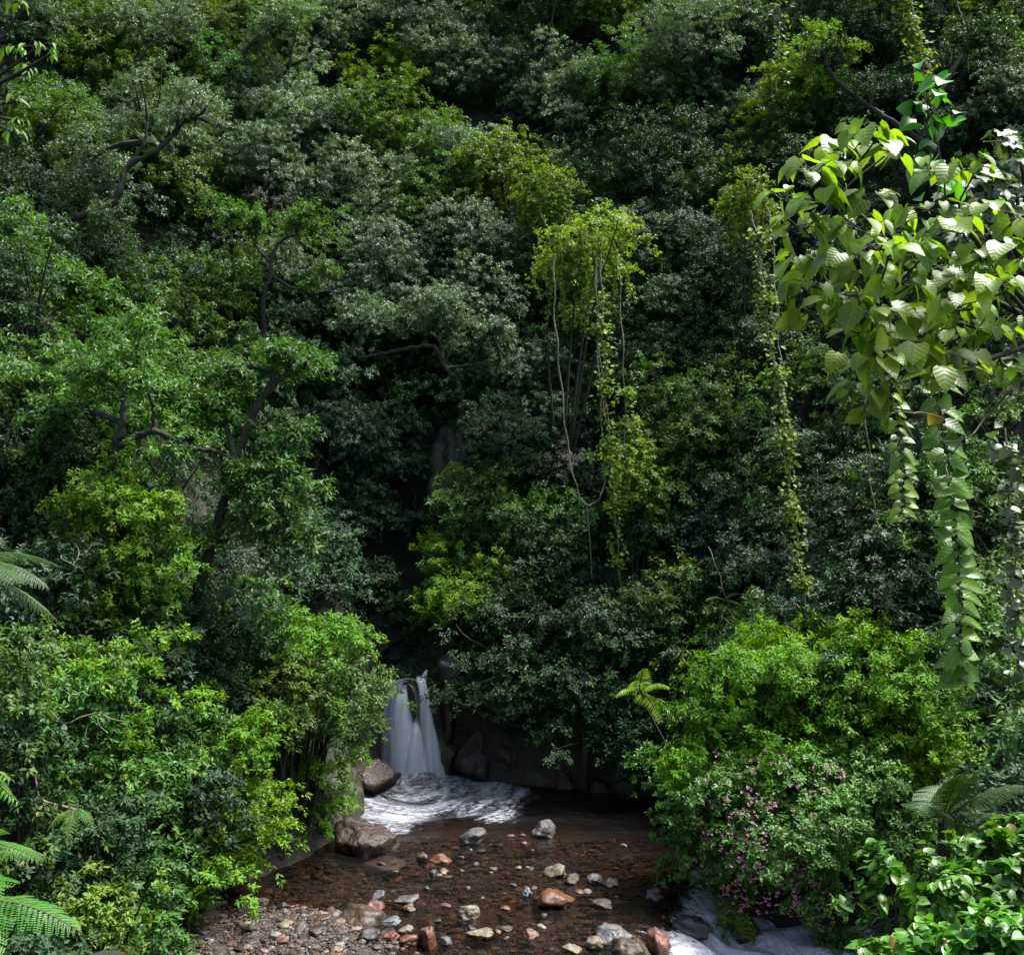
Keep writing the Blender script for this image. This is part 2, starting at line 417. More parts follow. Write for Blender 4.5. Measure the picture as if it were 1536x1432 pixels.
def water_mat():
    m, nt, b, out = new_mat('stream_water'); L = nt.links.new
    g = N(nt, 'ShaderNodeNewGeometry')
    mp = N(nt, 'ShaderNodeMapping'); mp.inputs['Scale'].default_value = (1.0, 1.9, 1)
    L(g.outputs['Position'], mp.inputs[0])
    n1 = N(nt, 'ShaderNodeTexNoise'); n1.inputs['Scale'].default_value = 2.6; n1.inputs['Detail'].default_value = 5; n1.inputs['Distortion'].default_value = .6
    L(mp.outputs[0], n1.inputs['Vector'])
    bp = N(nt, 'ShaderNodeBump'); bp.inputs['Strength'].default_value = .55; bp.inputs['Distance'].default_value = .10
    L(n1.outputs[0], bp.inputs['Height'])
    fr = N(nt, 'ShaderNodeFresnel'); fr.inputs['IOR'].default_value = 1.33; L(bp.outputs[0], fr.inputs['Normal'])
    gl = N(nt, 'ShaderNodeBsdfGlossy'); gl.inputs['Roughness'].default_value = .22; L(bp.outputs[0], gl.inputs['Normal'])
    tp = N(nt, 'ShaderNodeBsdfTransparent'); tp.inputs[0].default_value = (.52, .40, .31, 1)
    wt = N(nt, 'ShaderNodeMixShader'); L(fr.outputs[0], wt.inputs[0]); L(tp.outputs[0], wt.inputs[1]); L(gl.outputs[0], wt.inputs[2])
    # silky foam streaks that follow the flow
    fl = N(nt, 'ShaderNodeAttribute', attribute_name='flow')
    mp2 = N(nt, 'ShaderNodeMapping'); mp2.inputs['Scale'].default_value = (.5, 1.35, 1); L(fl.outputs['Vector'], mp2.inputs[0])
    n2 = N(nt, 'ShaderNodeTexNoise'); n2.inputs['Scale'].default_value = 1.5; n2.inputs['Detail'].default_value = 4; n2.inputs['Roughness'].default_value = .6; n2.inputs['Distortion'].default_value = .9
    L(mp2.outputs[0], n2.inputs['Vector'])
    a = N(nt, 'ShaderNodeAttribute', attribute_name='foam')
    n3 = N(nt, 'ShaderNodeTexNoise'); n3.inputs['Scale'].default_value = 5.5; n3.inputs['Detail'].default_value = 7; n3.inputs['Roughness'].default_value = .7; n3.inputs['Distortion'].default_value = .5
    L(mp.outputs[0], n3.inputs['Vector'])
    av = N(nt, 'ShaderNodeMath', operation='MULTIPLY_ADD'); av.inputs[1].default_value = 1.2; L(n3.outputs[0], av.inputs[0])
    s2 = N(nt, 'ShaderNodeMath', operation='SUBTRACT'); s2.inputs[1].default_value = .6; L(n2.outputs[0], s2.inputs[0]); L(s2.outputs[0], av.inputs[2])
    ad = N(nt, 'ShaderNodeMath', operation='ADD'); L(av.outputs[0], ad.inputs[0])
    sc = N(nt, 'ShaderNodeMath', operation='MULTIPLY_ADD'); sc.inputs[1].default_value = .78; sc.inputs[2].default_value = -.62
    L(a.outputs['Fac'], sc.inputs[0]); L(sc.outputs[0], ad.inputs[1])
    mr = N(nt, 'ShaderNodeMapRange', interpolation_type='SMOOTHSTEP'); mr.inputs[1].default_value = .40; mr.inputs[2].default_value = 1.08
    L(ad.outputs[0], mr.inputs[0])
    b.inputs['Base Color'].default_value = (.50, .52, .58, 1); b.inputs['Roughness'].default_value = .6
    b.inputs['Specular IOR Level'].default_value = .3
    bp2 = N(nt, 'ShaderNodeBump'); bp2.inputs['Strength'].default_value = .25; bp2.inputs['Distance'].default_value = .12; L(n2.outputs[0], bp2.inputs['Height']); L(bp2.outputs[0], b.inputs['Normal'])
    mx = N(nt, 'ShaderNodeMixShader'); L(mr.outputs[0], mx.inputs[0]); L(wt.outputs[0], mx.inputs[1]); L(b.outputs[0], mx.inputs[2])
    L(mx.outputs[0], out.inputs[0])
    return m
water = mesh_obj('stream_water', np.stack([WX.ravel(), WY.ravel(), WZ.ravel()], -1),
                 [np.stack([wi, wi + 1, wi + nw + 1, wi + nw], -1)], water_mat(), smooth=True,
                 pv={'foam': foam.ravel(), 'flow': np.stack([flow_u.ravel(), flow_v.ravel(), 0 * flow_u.ravel()], -1)})
tag(water, kind='structure')

# ------------------------------------------------------------------ waterfall
def fall_mat(name, dens, c=(.66, .71, .84)):
    m, nt, b, out = new_mat(name); L = nt.links.new
    a = N(nt, 'ShaderNodeAttribute', attribute_name='flow')
    mp = N(nt, 'ShaderNodeMapping'); mp.inputs['Scale'].default_value = (4.2, .3, 1); L(a.outputs['Vector'], mp.inputs[0])
    n = N(nt, 'ShaderNodeTexNoise'); n.inputs['Scale'].default_value = 1.6; n.inputs['Detail'].default_value = 4; L(mp.outputs[0], n.inputs['Vector'])
    e = N(nt, 'ShaderNodeAttribute', attribute_name='edge')
    r = N(nt, 'ShaderNodeMapRange'); r.inputs[1].default_value = .3; r.inputs[2].default_value = .62; r.inputs[3].default_value = dens * .62; r.inputs[4].default_value = dens
    L(n.outputs[0], r.inputs[0])
    mu = N(nt, 'ShaderNodeMath', operation='MULTIPLY'); L(r.outputs[0], mu.inputs[0]); L(e.outputs['Fac'], mu.inputs[1])
    b.inputs['Base Color'].default_value = (*c, 1); b.inputs['Roughness'].default_value = .45
    tr = N(nt, 'ShaderNodeBsdfTranslucent'); tr.inputs[0].default_value = (*c, 1)
    m1 = N(nt, 'ShaderNodeMixShader'); m1.inputs[0].default_value = .35; L(b.outputs[0], m1.inputs[1]); L(tr.outputs[0], m1.inputs[2])
    tp = N(nt, 'ShaderNodeBsdfTransparent'); tp.inputs[0].default_value = (.95, .94, .93, 1)
    mx = N(nt, 'ShaderNodeMixShader'); L(mu.outputs[0], mx.inputs[0]); L(tp.outputs[0], mx.inputs[1]); L(m1.outputs[0], mx.inputs[2])
    L(mx.outputs[0], out.inputs[0])
    return m
FALL1 = fall_mat('falling_water', 1.0, (.78, .80, .86))
FALL2 = fall_mat('falling_water_thin', .42, (.6, .66, .78))
FALL3 = fall_mat('falling_water_brown', .5, (.36, .30, .27))
fbase = np.array([-3.2, 36.5, 0.0])
fall = thing('waterfall', 'small white waterfall in twin strands dropping into the brown pool', 'waterfall', fbase)
def strand(name, pts, Y0, Y1, mat, depth=.5):
    pts = np.asarray(pts, float)
    t = np.linspace(0, 1, len(pts))
    P = np.array([[(p[0] - 768) / F * (Y0 + (Y1 - Y0) * a ** .5), Y0 + (Y1 - Y0) * a ** .5, CAM_Z + (716 - p[1]) / F * (Y0 + (Y1 - Y0) * a ** .5), p[2] / F * Y0] for p, a in zip(pts, t)])
    S = spline(P, 26); sides = 20
    th = np.arange(sides) * 2 * math.pi / sides
    V = np.stack([S[:, None, 0] + S[:, None, 3] * np.cos(th), S[:, None, 1] - S[:, None, 3] * depth * np.sin(th), S[:, None, 2] + 0 * th], -1)
    wob = .03 * np.sin(S[:, None, 2] * 3 + 4 * th[None]); V[..., 1] += wob
    L_ = np.concatenate([[0], np.cumsum(np.linalg.norm(np.diff(S[:, :3], axis=0), axis=1))])
    fl = np.stack([V[..., 0] * 1.0 - S[:, None, 0] * .6, np.broadcast_to(L_[:, None], V.shape[:2]), np.broadcast_to(th[None] * 0 + len(pts), V.shape[:2])], -1)
    edge = np.broadcast_to(np.clip(1.15 - np.abs(np.cos(th)) ** 3, 0, 1)[None], V.shape[:2]) * np.clip(np.linspace(0, 1, 26) * 6 + .25, 0, 1)[:, None]
    ii = np.arange(25)[:, None] * sides; j = np.arange(sides)[None]; jn = (j + 1) % sides
    q = np.stack([ii + j, ii + jn, ii + sides + jn, ii + sides + j], -1).reshape(-1, 4)
    mesh_obj(name, V.reshape(-1, 3), [q], mat, fall, smooth=True, loc=fbase, pv={'flow': fl.reshape(-1, 3), 'edge': edge.ravel()})
strand('water_strand', [(604, 1026, 6), (602, 1044, 10), (602, 1070, 15), (604, 1100, 21), (608, 1125, 26), (611, 1150, 30), (614, 1176, 36)], 37.2, 36.5, FALL1)
strand('water_strand', [(625, 1078, 3), (624, 1095, 8), (623, 1120, 14), (625, 1145, 18), (628, 1176, 25)], 36.9, 36.35, FALL1)
strand('water_strand', [(630, 1014, 5), (631, 1020, 7), (634, 1032, 7), (637, 1050, 8), (640, 1080, 10), (645, 1110, 13), (650, 1140, 16), (656, 1174, 22)], 37.4, 36.5, FALL1)
strand('water_veil', [(634, 1026, 3), (622, 1019, 4), (606, 1018, 5), (593, 1026, 6), (585, 1045, 7), (582, 1080, 9), (582, 1120, 11), (586, 1172, 16)], 37.5, 36.7, FALL2)
strand('water_veil', [(612, 1020, 2), (602, 1024, 3), (594, 1034, 4), (591, 1060, 5), (592, 1100, 8), (594, 1170, 12)], 37.35, 36.6, FALL2)
strand('water_thread', [(608, 1021, 2), (618, 1029, 3), (625, 1043, 4), (628, 1065, 5), (628, 1095, 6), (630, 1130, 9)], 37.3, 36.7, FALL3)
strand('water_thread', [(640, 1004, 2), (636, 1014, 4), (633, 1026, 6), (637, 1038, 4)], 37.6, 37.3, FALL1)

# ------------------------------------------------------------------ rocks and stones
import bmesh
def ico(sub):
    bm = bmesh.new(); bmesh.ops.create_icosphere(bm, subdivisions=sub, radius=1)
    V = np.array([v.co[:] for v in bm.verts]); Fc = np.array([[v.index for v in f.verts] for f in bm.faces]); bm.free()
    return V, Fc
ICO = {s: ico(s) for s in (1, 2, 3, 4, 5)}
def rock_shape(seed, sub=4, planes=14, rough=.12, freq=1.7, lo=.5):
    rg = np.random.default_rng(seed)
    U, Fc = ICO[sub]
    r = np.ones(len(U)) * 1.0
    for k in range(planes):
        n = norm(rg.normal(size=3)); h = rg.uniform(lo, .95)
        c = U @ n
        r = np.minimum(r, np.where(c > .05, h / np.maximum(c, .05), 9))
    V = U * r[:, None]
    d = noisef(V, freq, seed * .37) + .5 * noisef(V, freq * 2.3, seed * .9 + 3) + .28 * noisef(V, freq * 5.5, seed * .7 + 1) - .5 * np.abs(noisef(V, freq * 1.3, seed + 9))
    return V * (1 + rough * d)[:, None], Fc
def rock(name, label, px, py, rxp, rzp, Y, mat, seed, ydep=1.0, cat='rock', sub=4, rot=0.0, sink=0, planes=14, rough=.15):
    """rock whose middle shows at the pixel px, py at depth Y, half extents rxp and rzp in photograph pixels"""
    c = at(px, py, Y); rx = rxp / F * Y; rz = rzp / F * Y
    V, Fc = rock_shape(seed, sub, planes, rough)
    ex = np.abs(V).max(0); V = V / ex
    V = V * np.array([rx, (rx + rz) * .5 * ydep, rz])
    ca, sa = math.cos(rot), math.sin(rot)
    V = np.stack([V[:, 0] * ca - V[:, 2] * sa, V[:, 1], V[:, 0] * sa + V[:, 2] * ca], -1)
    o = mesh_obj(name, V, [Fc], mat, smooth=True)
    o.location = c
    return tag(o, label, cat)
rock('rock_ledge', 'dark brown rock ledge the waterfall slides over', 606, 1100, 52, 92, 38.4, ROCKD, 3, .9, sub=5)
rock('rock', 'brown rock rib rising beside the right strand of the waterfall', 672, 1092, 26, 92, 37.9, ROCKR, 4, 1.1, sub=5, rot=.12)
rock('boulder', 'dark grey pointed rock jutting above the right strand of the waterfall', 674, 1012, 18, 34, 37.6, rock_mat('rock_violet_grey', (.025, .023, .025), (.06, .055, .06), (.12, .115, .13), .42, .7, 2.6), 5, 1.2, rot=.2)
rock('boulder', 'low reddish boulder touching the left foot of the waterfall', 558, 1165, 42, 36, 35.4, ROCKR, 6, 1.2, rot=-.3)
rock('boulder', 'large dark mossy boulder at the edge of the foam under the left bushes', 480, 1212, 66, 76, 32.6, ROCKM, 7, 1.2, sub=5)
rock('boulder', 'angular reddish brown boulder lying in the pool below the mossy boulder', 545, 1274, 58, 42, 29.9, ROCKR, 8, 1.0, sub=5, rot=-.25)
rock('rock', 'blue-grey wet slab at the foot of the reddish boulder', 574, 1298, 36, 12, 29.0, STONE['blue'], 9, 1.0, rot=.08)
rock('boulder', 'dark wet boulder half under water below the mossy boulder', 470, 1290, 52, 34, 30.2, ROCKD, 10, 1.1)
rock('cliff', 'rust coloured rock face rising from the pool behind the foam', 712, 1142, 38, 56, 36.9, ROCKR, 11, .9, sub=5)
rock('boulder', 'mossy dark boulder wedged between waterfall and rust coloured rock', 672, 1140, 24, 44, 37.2, ROCKM, 12, 1.1)
rock('boulder', 'dark violet boulder beside the rust coloured rock', 768, 1146, 36, 46, 36.7, ROCKD, 13, 1.0)
rock('boulder', 'dark low boulder at the back of the pool under overhanging shrubs', 812, 1165, 40, 40, 36.4, ROCKD, 14, 1.0)
rock('boulder', 'rounded reddish boulder with pale scratches at the back of the pool', 846, 1180, 25, 28, 35.6, ROCKR, 15, 1.0)
rock('boulder', 'brown boulder catching light at the end of the far pool edge', 902, 1190, 30, 26, 35.4, ROCKR, 16, 1.0)
rock('boulder', 'dark boulder in the shade at the right end of the pool', 955, 1192, 34, 32, 35.0, ROCKD, 17, 1.0)
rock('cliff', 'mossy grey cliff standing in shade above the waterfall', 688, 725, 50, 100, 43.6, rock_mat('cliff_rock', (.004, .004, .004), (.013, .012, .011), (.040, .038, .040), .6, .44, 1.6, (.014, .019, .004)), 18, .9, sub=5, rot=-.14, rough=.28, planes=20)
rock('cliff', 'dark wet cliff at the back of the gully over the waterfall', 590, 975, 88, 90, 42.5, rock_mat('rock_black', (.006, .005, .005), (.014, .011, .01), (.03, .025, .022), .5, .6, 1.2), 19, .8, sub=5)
rock('rock', 'pale grey pointed rock standing in the pool just below the foam', 708, 1260, 26, 17, 30.4, ROCKG, 20, 1.2, rot=.42)
rock('rock', 'round speckled grey rock standing alone in the dark pool', 815, 1248, 20, 19, 30.8, ROCKG, 21, 1.2)
PROM = [
 ('stone', 'large orange boulder with a wet top in the middle of the shallows', 825, 1344, 34, 15, 'orange', 31),
 ('stone', 'cream and grey stone behind the orange boulder', 834, 1307, 17, 9, 'cream', 32),
 ('stone', 'small tan stone beside the cream and grey stone', 858, 1318, 12, 8, 'brown', 33),
 ('stone', 'pale grey stone with a dark end behind the orange boulder', 893, 1318, 13, 7, 'grey', 34),
 ('stone', 'flat dark stone beside the pale grey stone', 914, 1322, 16, 7, 'dark', 35),
 ('stone', 'small blue-grey stone touching the orange boulder', 789, 1338, 9, 9, 'blue', 36),
 ('stone', 'yellowish white round stone alone in the shallows', 704, 1366, 15, 11, 'cream', 37),
 ('stone', 'tall red wedge-shaped stone at the water edge of the gravel', 644, 1402, 15, 22, 'red', 38),
 ('stone', 'flat grey-green stone behind the gravel bar', 609, 1348, 19, 6, 'grey', 39),
 ('stone', 'brown stone just below the flat grey-green stone', 612, 1361, 12, 6, 'brown', 40),
 ('stone', 'upright striped grey stone on top of the gravel bar', 569, 1345, 10, 10, 'grey', 41),
 ('stone', 'large dark brown slab lying across the top of the gravel bar', 543, 1370, 34, 22, 'brown', 42),
 ('stone', 'rust brown stone leaning on the dark slab', 561, 1358, 15, 8, 'red', 43),
 ('stone', 'flat pale blue stone at the end of the dark slab', 588, 1380, 16, 6, 'blue', 44),
 ('stone', 'dark wet cracked stone in the middle of the gravel bar', 549, 1402, 20, 13, 'dark', 45),
 ('stone', 'round slate blue pebble below the cracked stone', 519, 1413, 10, 7, 'blue', 46),
 ('stone', 'low red stone left of the tall red wedge', 588, 1404, 17, 7, 'red', 47),
 ('stone', 'mustard coloured stone beside the tall red wedge', 614, 1407, 16, 9, 'orange', 48),
 ('stone', 'flat yellowish stone behind the mustard coloured stone', 611, 1393, 13, 5, 'cream', 49),
 ('stone', 'flat pale stone alone on the dark mud below the left bushes', 374, 1410, 14, 6, 'grey', 50),
 ('stone', 'small grey stone beside the tall red wedge', 668, 1410, 10, 5, 'grey', 51),
 ('stone', 'flat grey stone in ripples in front of the flowering bush', 978, 1342, 16, 6, 'grey', 52),
 ('stone', 'small orange stone behind the flat grey stone in ripples', 983, 1335, 8, 5, 'orange', 53),
 ('stone', 'long olive brown stone under water near the ripples', 907, 1355, 18, 5, 'brown', 54),
 ('stone', 'white grey slab at the head of the small cascade', 922, 1400, 26, 13, 'grey', 55),
 ('stone', 'pale cream stone on the left end of the white grey slab', 892, 1412, 15, 8, 'cream', 56),
 ('stone', 'brown rounded rock below the white grey slab', 945, 1422, 30, 15, 'brown', 57),
 ('stone', 'rust and grey rock beside the white water of the cascade', 985, 1412, 20, 19, 'red', 58),
 ('stone', 'long thin pale stone lying in shallow water', 722, 1398, 22, 5, 'cream', 59),
 ('stone', 'flat olive stone beyond the long thin pale stone', 755, 1391, 14, 4, 'brown', 60),
 ('stone', 'orange brown stone at the lower middle edge of the stream', 795, 1400, 13, 7, 'orange', 61),
 ('stone', 'pale stone half under water above the small cascade', 858, 1422, 14, 5, 'cream', 62),
 ('stone', 'brown upright stone near the pale pointed rock', 634, 1286, 10, 9, 'brown', 63),
 ('stone', 'reddish submerged stone beside the brown upright stone', 662, 1288, 17, 6, 'orange', 64),
 ('stone', 'small glinting stone in riffles below the pale pointed rock', 650, 1309, 6, 4, 'grey', 65),
 ('stone', 'dark rock under the white water of the cascade', 1040, 1390, 30, 12, 'dark', 66),
 ('stone', 'dark reddish rock beneath the flowering bush at the cascade', 1120, 1395, 26, 14, 'brown', 67),
]
for nm, lb, px, py, rx, rz, mt, sd in PROM:
    Yw = CAM_Z / max((py + rz * .5 - 716) / F, .05)
    for _ in range(6):
        z0 = float(water_z(np.array([(px - 768) / F * Yw]), np.array([Yw]))[0])
        Yw = .5 * Yw + .5 * (CAM_Z - z0) / ((py + rz * .5 - 716) / F)
    if 870 < px < 1130 and py > 1380: rz *= 1.2
    rz2 = rz * 1.15 + 1
    rock(nm, lb, px, py + rz * .25, rx * 1.1, rz2, Yw, STONE[mt], sd, 1.2, 'stone', sub=4, rot=RNG.uniform(-.2, .2), planes=12, rough=.2)
# smaller stones of the shallows and gravel bar: copies of a few shapes
protos = {}
def small_stone(x, y, r, mt, label, group, sink=.35):
    k = (mt, int(RNG.integers(0, 3)))
    if k not in protos:
        V, Fc = rock_shape(100 + k[1] * 7, 3, 9, .11)
        protos[k] = mesh_obj('stone', V * np.array([1, .8, .42]), [Fc], STONE[mt], smooth=True); o = protos[k]
    else:
        o = protos[k].copy(); COL.objects.link(o)
    z = hz(x, y)
    o.location = (x, y, z + r * .5 * (1 - 2 * sink)); o.scale = (r, r * RNG.uniform(.7, 1.1), r * RNG.uniform(.7, 1.2))
    o.rotation_euler = (RNG.uniform(-.25, .25), RNG.uniform(-.25, .25), RNG.uniform(0, 6.28))
    tag(o, label, 'stone', group)
n_ = 0
while n_ < 85:
    x = RNG.normal(-4.0, 1.5); y = RNG.normal(24.0, 1.2)
    if shore_sd(np.array([x]), np.array([y]))[0] > -.1 or hz(x, y) < -.12 or y < 22.4: continue
    small_stone(x, y, RNG.uniform(.07, .2) * RNG.choice([1, 1, 1.4]), RNG.choice(['brown', 'dark', 'grey', 'red', 'brown', 'dark', 'orange', 'cream']),
                'small wet cobble among gravel on the bar at the stream edge', 'cobbles on the gravel bar'); n_ += 1
n_ = 0
while n_ < 110:
    x = RNG.uniform(-4.5, 5.5); y = RNG.uniform(22.5, 31) if RNG.random() < .8 else RNG.uniform(29, 34)
    if shore_sd(np.array([x]), np.array([y]))[0] > -.35 or (y > 27 and RNG.random() < .5): continue
    small_stone(x, y, RNG.uniform(.10, .34), RNG.choice(['brown', 'orange', 'brown', 'dark', 'red', 'dark', 'brown', 'grey']),
                'brown stone under the clear tea-coloured water of the shallows', 'stones on the stream bed', .5); n_ += 1
n_ = 0
while n_ < 60:
    x = RNG.normal(-.6, 1.9); y = RNG.uniform(23.2, 28.5) if RNG.random() < .85 else RNG.uniform(28, 31)
    if shore_sd(np.array([x]), np.array([y]))[0] > -.4: continue
    r_ = RNG.uniform(.07, .19)
    small_stone(x, y, r_, RNG.choice(['brown', 'dark', 'brown', 'dark', 'grey', 'orange', 'red', 'cream']), 'small wet stone breaking the surface of the brown shallows', 'stones breaking the water surface')
    o_ = COL.objects[-1]; o_.location.z = float(water_z(np.array([x]), np.array([y]))[0]) + r_ * RNG.uniform(-.12, .12); n_ += 1
# gravel (uncountable)
def scatter_gravel(n):
    U, Fc = ICO[1]
    P = []; 
    x = np.concatenate([RNG.normal(-5.0, 1.9, n), RNG.uniform(-6, 6, n)]); y = np.concatenate([RNG.normal(23.8, 1.3, n), RNG.uniform(22.5, 32, n)])
    s = shore_sd(x, y); k = (s < -.02) & (y > 22.2); x, y = x[k], y[k]; z = height(x, y)
    r = RNG.uniform(.014, .05, len(x)) * np.where(np.arange(len(x)) > k[:n].sum(), 1.9, 1) * (1 + (RNG.random(len(x)) < .12) * .8)
    jit = RNG.uniform(.72, 1.2, (len(x), len(U), 1)); sc = RNG.uniform(.6, 1.2, (len(x), 1, 3)) * np.array([1, 1, .65])
    V = U[None] * jit * sc * r[:, None, None] + np.stack([x, y, z + r * .2], -1)[:, None]
    Q = (Fc[None] + (np.arange(len(x)) * len(U))[:, None, None]).reshape(-1, 3)
    m, nt, b, out = new_mat('gravel'); L = nt.links.new
    a = N(nt, 'ShaderNodeAttribute', attribute_name='v')
    r_ = ramp(nt, [(0, (.010, .008, .007)), (.35, (.024, .018, .014)), (.6, (.044, .028, .017)), (.8, (.065, .056, .05)), (.92, (.075, .04, .022)), (1, (.15, .135, .115))], a.outputs['Fac'])
    L(r_.outputs[0], b.inputs['Base Color']); b.inputs['Roughness'].default_value = .6; b.inputs['Specular IOR Level'].default_value = .3
    fv = np.repeat(RNG.random(len(x)), len(Fc))
    tag(mesh_obj('gravel', V.reshape(-1, 3), [Q], m, fv=fv), 'fine brown and grey gravel on the bar and stream bed', 'gravel', kind='stuff')
scatter_gravel(9000)

# ------------------------------------------------------------------ leaves
# templates: x along the leaf (0..1), y across, z up; columns of faces
DIA_V = np.array([[0, 0, 0], [.42, .5, .07], [1, 0, -.08], [.42, -.5, .07]]); DIA_F = np.array([[0, 3, 2], [0, 2, 1]])
LNC_V = np.array([[0, 0, 0], [.28, .5, .06], [.66, .36, .03], [1, 0, -.12], [.66, -.36, .03], [.28, -.5, .06], [.28, 0, .0], [.66, 0, -.03]])
LNC_F3 = np.array([[0, 6, 1], [0, 5, 6], [7, 3, 2], [7, 4, 3]]); LNC_F4 = np.array([[6, 7, 2, 1], [5, 4, 7, 6]])
def heart_template():
    ts = [0, .10, .28, .5, .72, .88, 1.0]; ws = [.30, .46, .50, .43, .27, .12, 0.0]; back = [-.13, -.03, 0, 0, 0, 0, 0]
    V = []; 
    for t, w_, bk in zip(ts, ws, back):
        for c in (-1, -.5, 0, .5, 1):
            V.append((t + bk * abs(c), w_ * c, .10 * abs(c) ** 1.2 * (w_ * 2) - .22 * t * t + (.02 if c == 0 else 0)))
    Fq = [[r * 5 + c, (r + 1) * 5 + c, (r + 1) * 5 + c + 1, r * 5 + c + 1] for r in range(6) for c in range(4)]
    return np.array(V), np.array(Fq)
HRT_V, HRT_F = heart_template()
LOB_V = np.array([[.12, 0, 0.0], [0, .12, 0], [-.05, .34, .02], [.30, .52, .04], [.36, .30, .03], [.68, .40, .0], [.66, .18, .0], [1, 0, -.10],
                  [.66, -.18, .0], [.68, -.40, .0], [.36, -.30, .03], [.30, -.52, .04], [-.05, -.34, .02], [0, -.12, 0]])
LOB_F = np.array([[0, k + 1, k] for k in range(1, 13)] + [[0, 1, 13]])
LOB_F = np.array([[a, c, b] for a, b, c in LOB_F])
TEMPL = {'dia': (DIA_V, [DIA_F]), 'lance': (LNC_V, [LNC_F3, LNC_F4]), 'heart': (HRT_V, [HRT_F]), 'lobe': (LOB_V, [LOB_F])}

def place_leaves(P, D, Nn, Ls, Ws, templ, v):
    """one mesh worth of leaves: base points P, directions D, rough normals Nn, lengths, widths, value v -> V, faces, fv"""
    tv, tf = TEMPL[templ]
    D = norm(D); S = norm(np.cross(Nn, D)); Nn = np.cross(D, S)
    V = (P[:, None] + D[:, None] * (tv[None, :, 0:1] * Ls[:, None, None]) + S[:, None] * (tv[None, :, 1:2] * Ws[:, None, None])
         + Nn[:, None] * (tv[None, :, 2:3] * Ls[:, None, None]))
    k = len(tv); off = (np.arange(len(P)) * k)[:, None, None]
    faces = [(f[None] + off).reshape(-1, f.shape[1]) for f in tf]
    fv = np.concatenate([np.repeat(v, len(f)) for f in tf])
    return V.reshape(-1, 3), faces, fv

def join_leafsets(sets):
    V = []; Fs = {}; n = 0
    for v_, faces, fv in sets:
        o = 0
        for f in faces:
            Fs.setdefault(f.shape[1], []).append((f + n, fv[o:o + len(f)])); o += len(f)
        V.append(v_); n += len(v_)
    faces = [np.concatenate([a for a, _ in Fs[k]]) for k in Fs]
    fv = np.concatenate([np.concatenate([b for _, b in Fs[k]]) for k in Fs])
    return np.concatenate(V), faces, fv

UP = np.array([0, 0, 1.0])
def twig_leaves(rg, P, T, k, L, W, droop, splay, v_tw, templ, spread=.35, vj=.35):
    """k leaves in a loose rosette round each twig tip P with direction T"""
    n = len(P)
    T = norm(T); A = norm(np.cross(T, rg.normal(size=(n, 3)))); B = np.cross(T, A)
    az = (np.arange(k)[None] * 2.39996 + rg.uniform(0, 6.28, (n, 1)) + rg.normal(0, .3, (n, k)))
    th = rg.uniform(splay[0], splay[1], (n, k))
    R = A[:, None] * np.cos(az)[..., None] + B[:, None] * np.sin(az)[..., None]
    D = T[:, None] * np.cos(th)[..., None] + R * np.sin(th)[..., None]
    D[..., 2] -= droop * rg.uniform(.4, 1.3, (n, k))
    D = norm(D)
    Ls = L * rg.uniform(.6, 1.2, (n, k)); Ws = W * rg.uniform(.75, 1.2, (n, k))
    Pb = P[:, None] - T[:, None] * (rg.uniform(0, 1, (n, k)) * spread)[..., None] + R * (.1 * L)
    Nn = T[:, None] * .7 + UP * .7 + rg.normal(0, .35, (n, k, 3))
    v = np.clip(v_tw[:, None] * (1 - vj) + vj * rg.random((n, k)), 0, .96)
    v = np.where(rg.random((n, k)) < .012, 1.0, v)
    f = lambda a: a.reshape(-1, 3)
    return place_leaves(f(Pb), f(D), f(Nn), Ls.ravel(), Ws.ravel(), templ, v.ravel())

SPEC = {  # leaf length, width, leaves per rosette, droop, splay, template, flatness of the pads, pad size, density
 'pale':  dict(L=.17, W=.075, k=7, droop=.25, splay=(.7, 1.5), t='dia', flat=.66, cr=(.24, .40), dens=1.15),
 'green': dict(L=.24, W=.095, k=7, droop=.55, splay=(.6, 1.4), t='dia', flat=.66, cr=(.25, .42), dens=1.0),
 'lime':  dict(L=.21, W=.085, k=8, droop=.5, splay=(.6, 1.45), t='dia', flat=.66, cr=(.24, .40), dens=1.05),
 'vivid': dict(L=.22, W=.085, k=8, droop=.55, splay=(.6, 1.45), t='dia', flat=.75, cr=(.26, .42), dens=1.5),
 'deep':  dict(L=.20, W=.085, k=6, droop=.35, splay=(.7, 1.5), t='dia', flat=.66, cr=(.24, .42), dens=1.0),
 'blue':  dict(L=.18, W=.08, k=7, droop=.3, splay=(.7, 1.5), t='dia', flat=.66, cr=(.24, .40), dens=1.05),
 'olive': dict(L=.19, W=.08, k=7, droop=.45, splay=(.6, 1.45), t='dia', flat=.66, cr=(.22, .38), dens=1.0),
 'vine':  dict(L=.20, W=.13, k=5, droop=.7, splay=(.9, 1.6), t='dia', flat=.8, cr=(.24, .40), dens=1.0),
 'purple': dict(L=.14, W=.07, k=7, droop=.3, splay=(.7, 1.5), t='dia', flat=.66, cr=(.24, .40), dens=1.1),
 'ivy':   dict(L=.24, W=.2, k=4, droop=.5, splay=(1.0, 1.6), t='dia', flat=.8, cr=(.26, .42), dens=.8),
 'broad': dict(L=.155, W=.12, k=6, droop=.45, splay=(.8, 1.5), t='heart', flat=.66, cr=(.24, .36), dens=.8),
}
LEAF_SCALE = [.80]
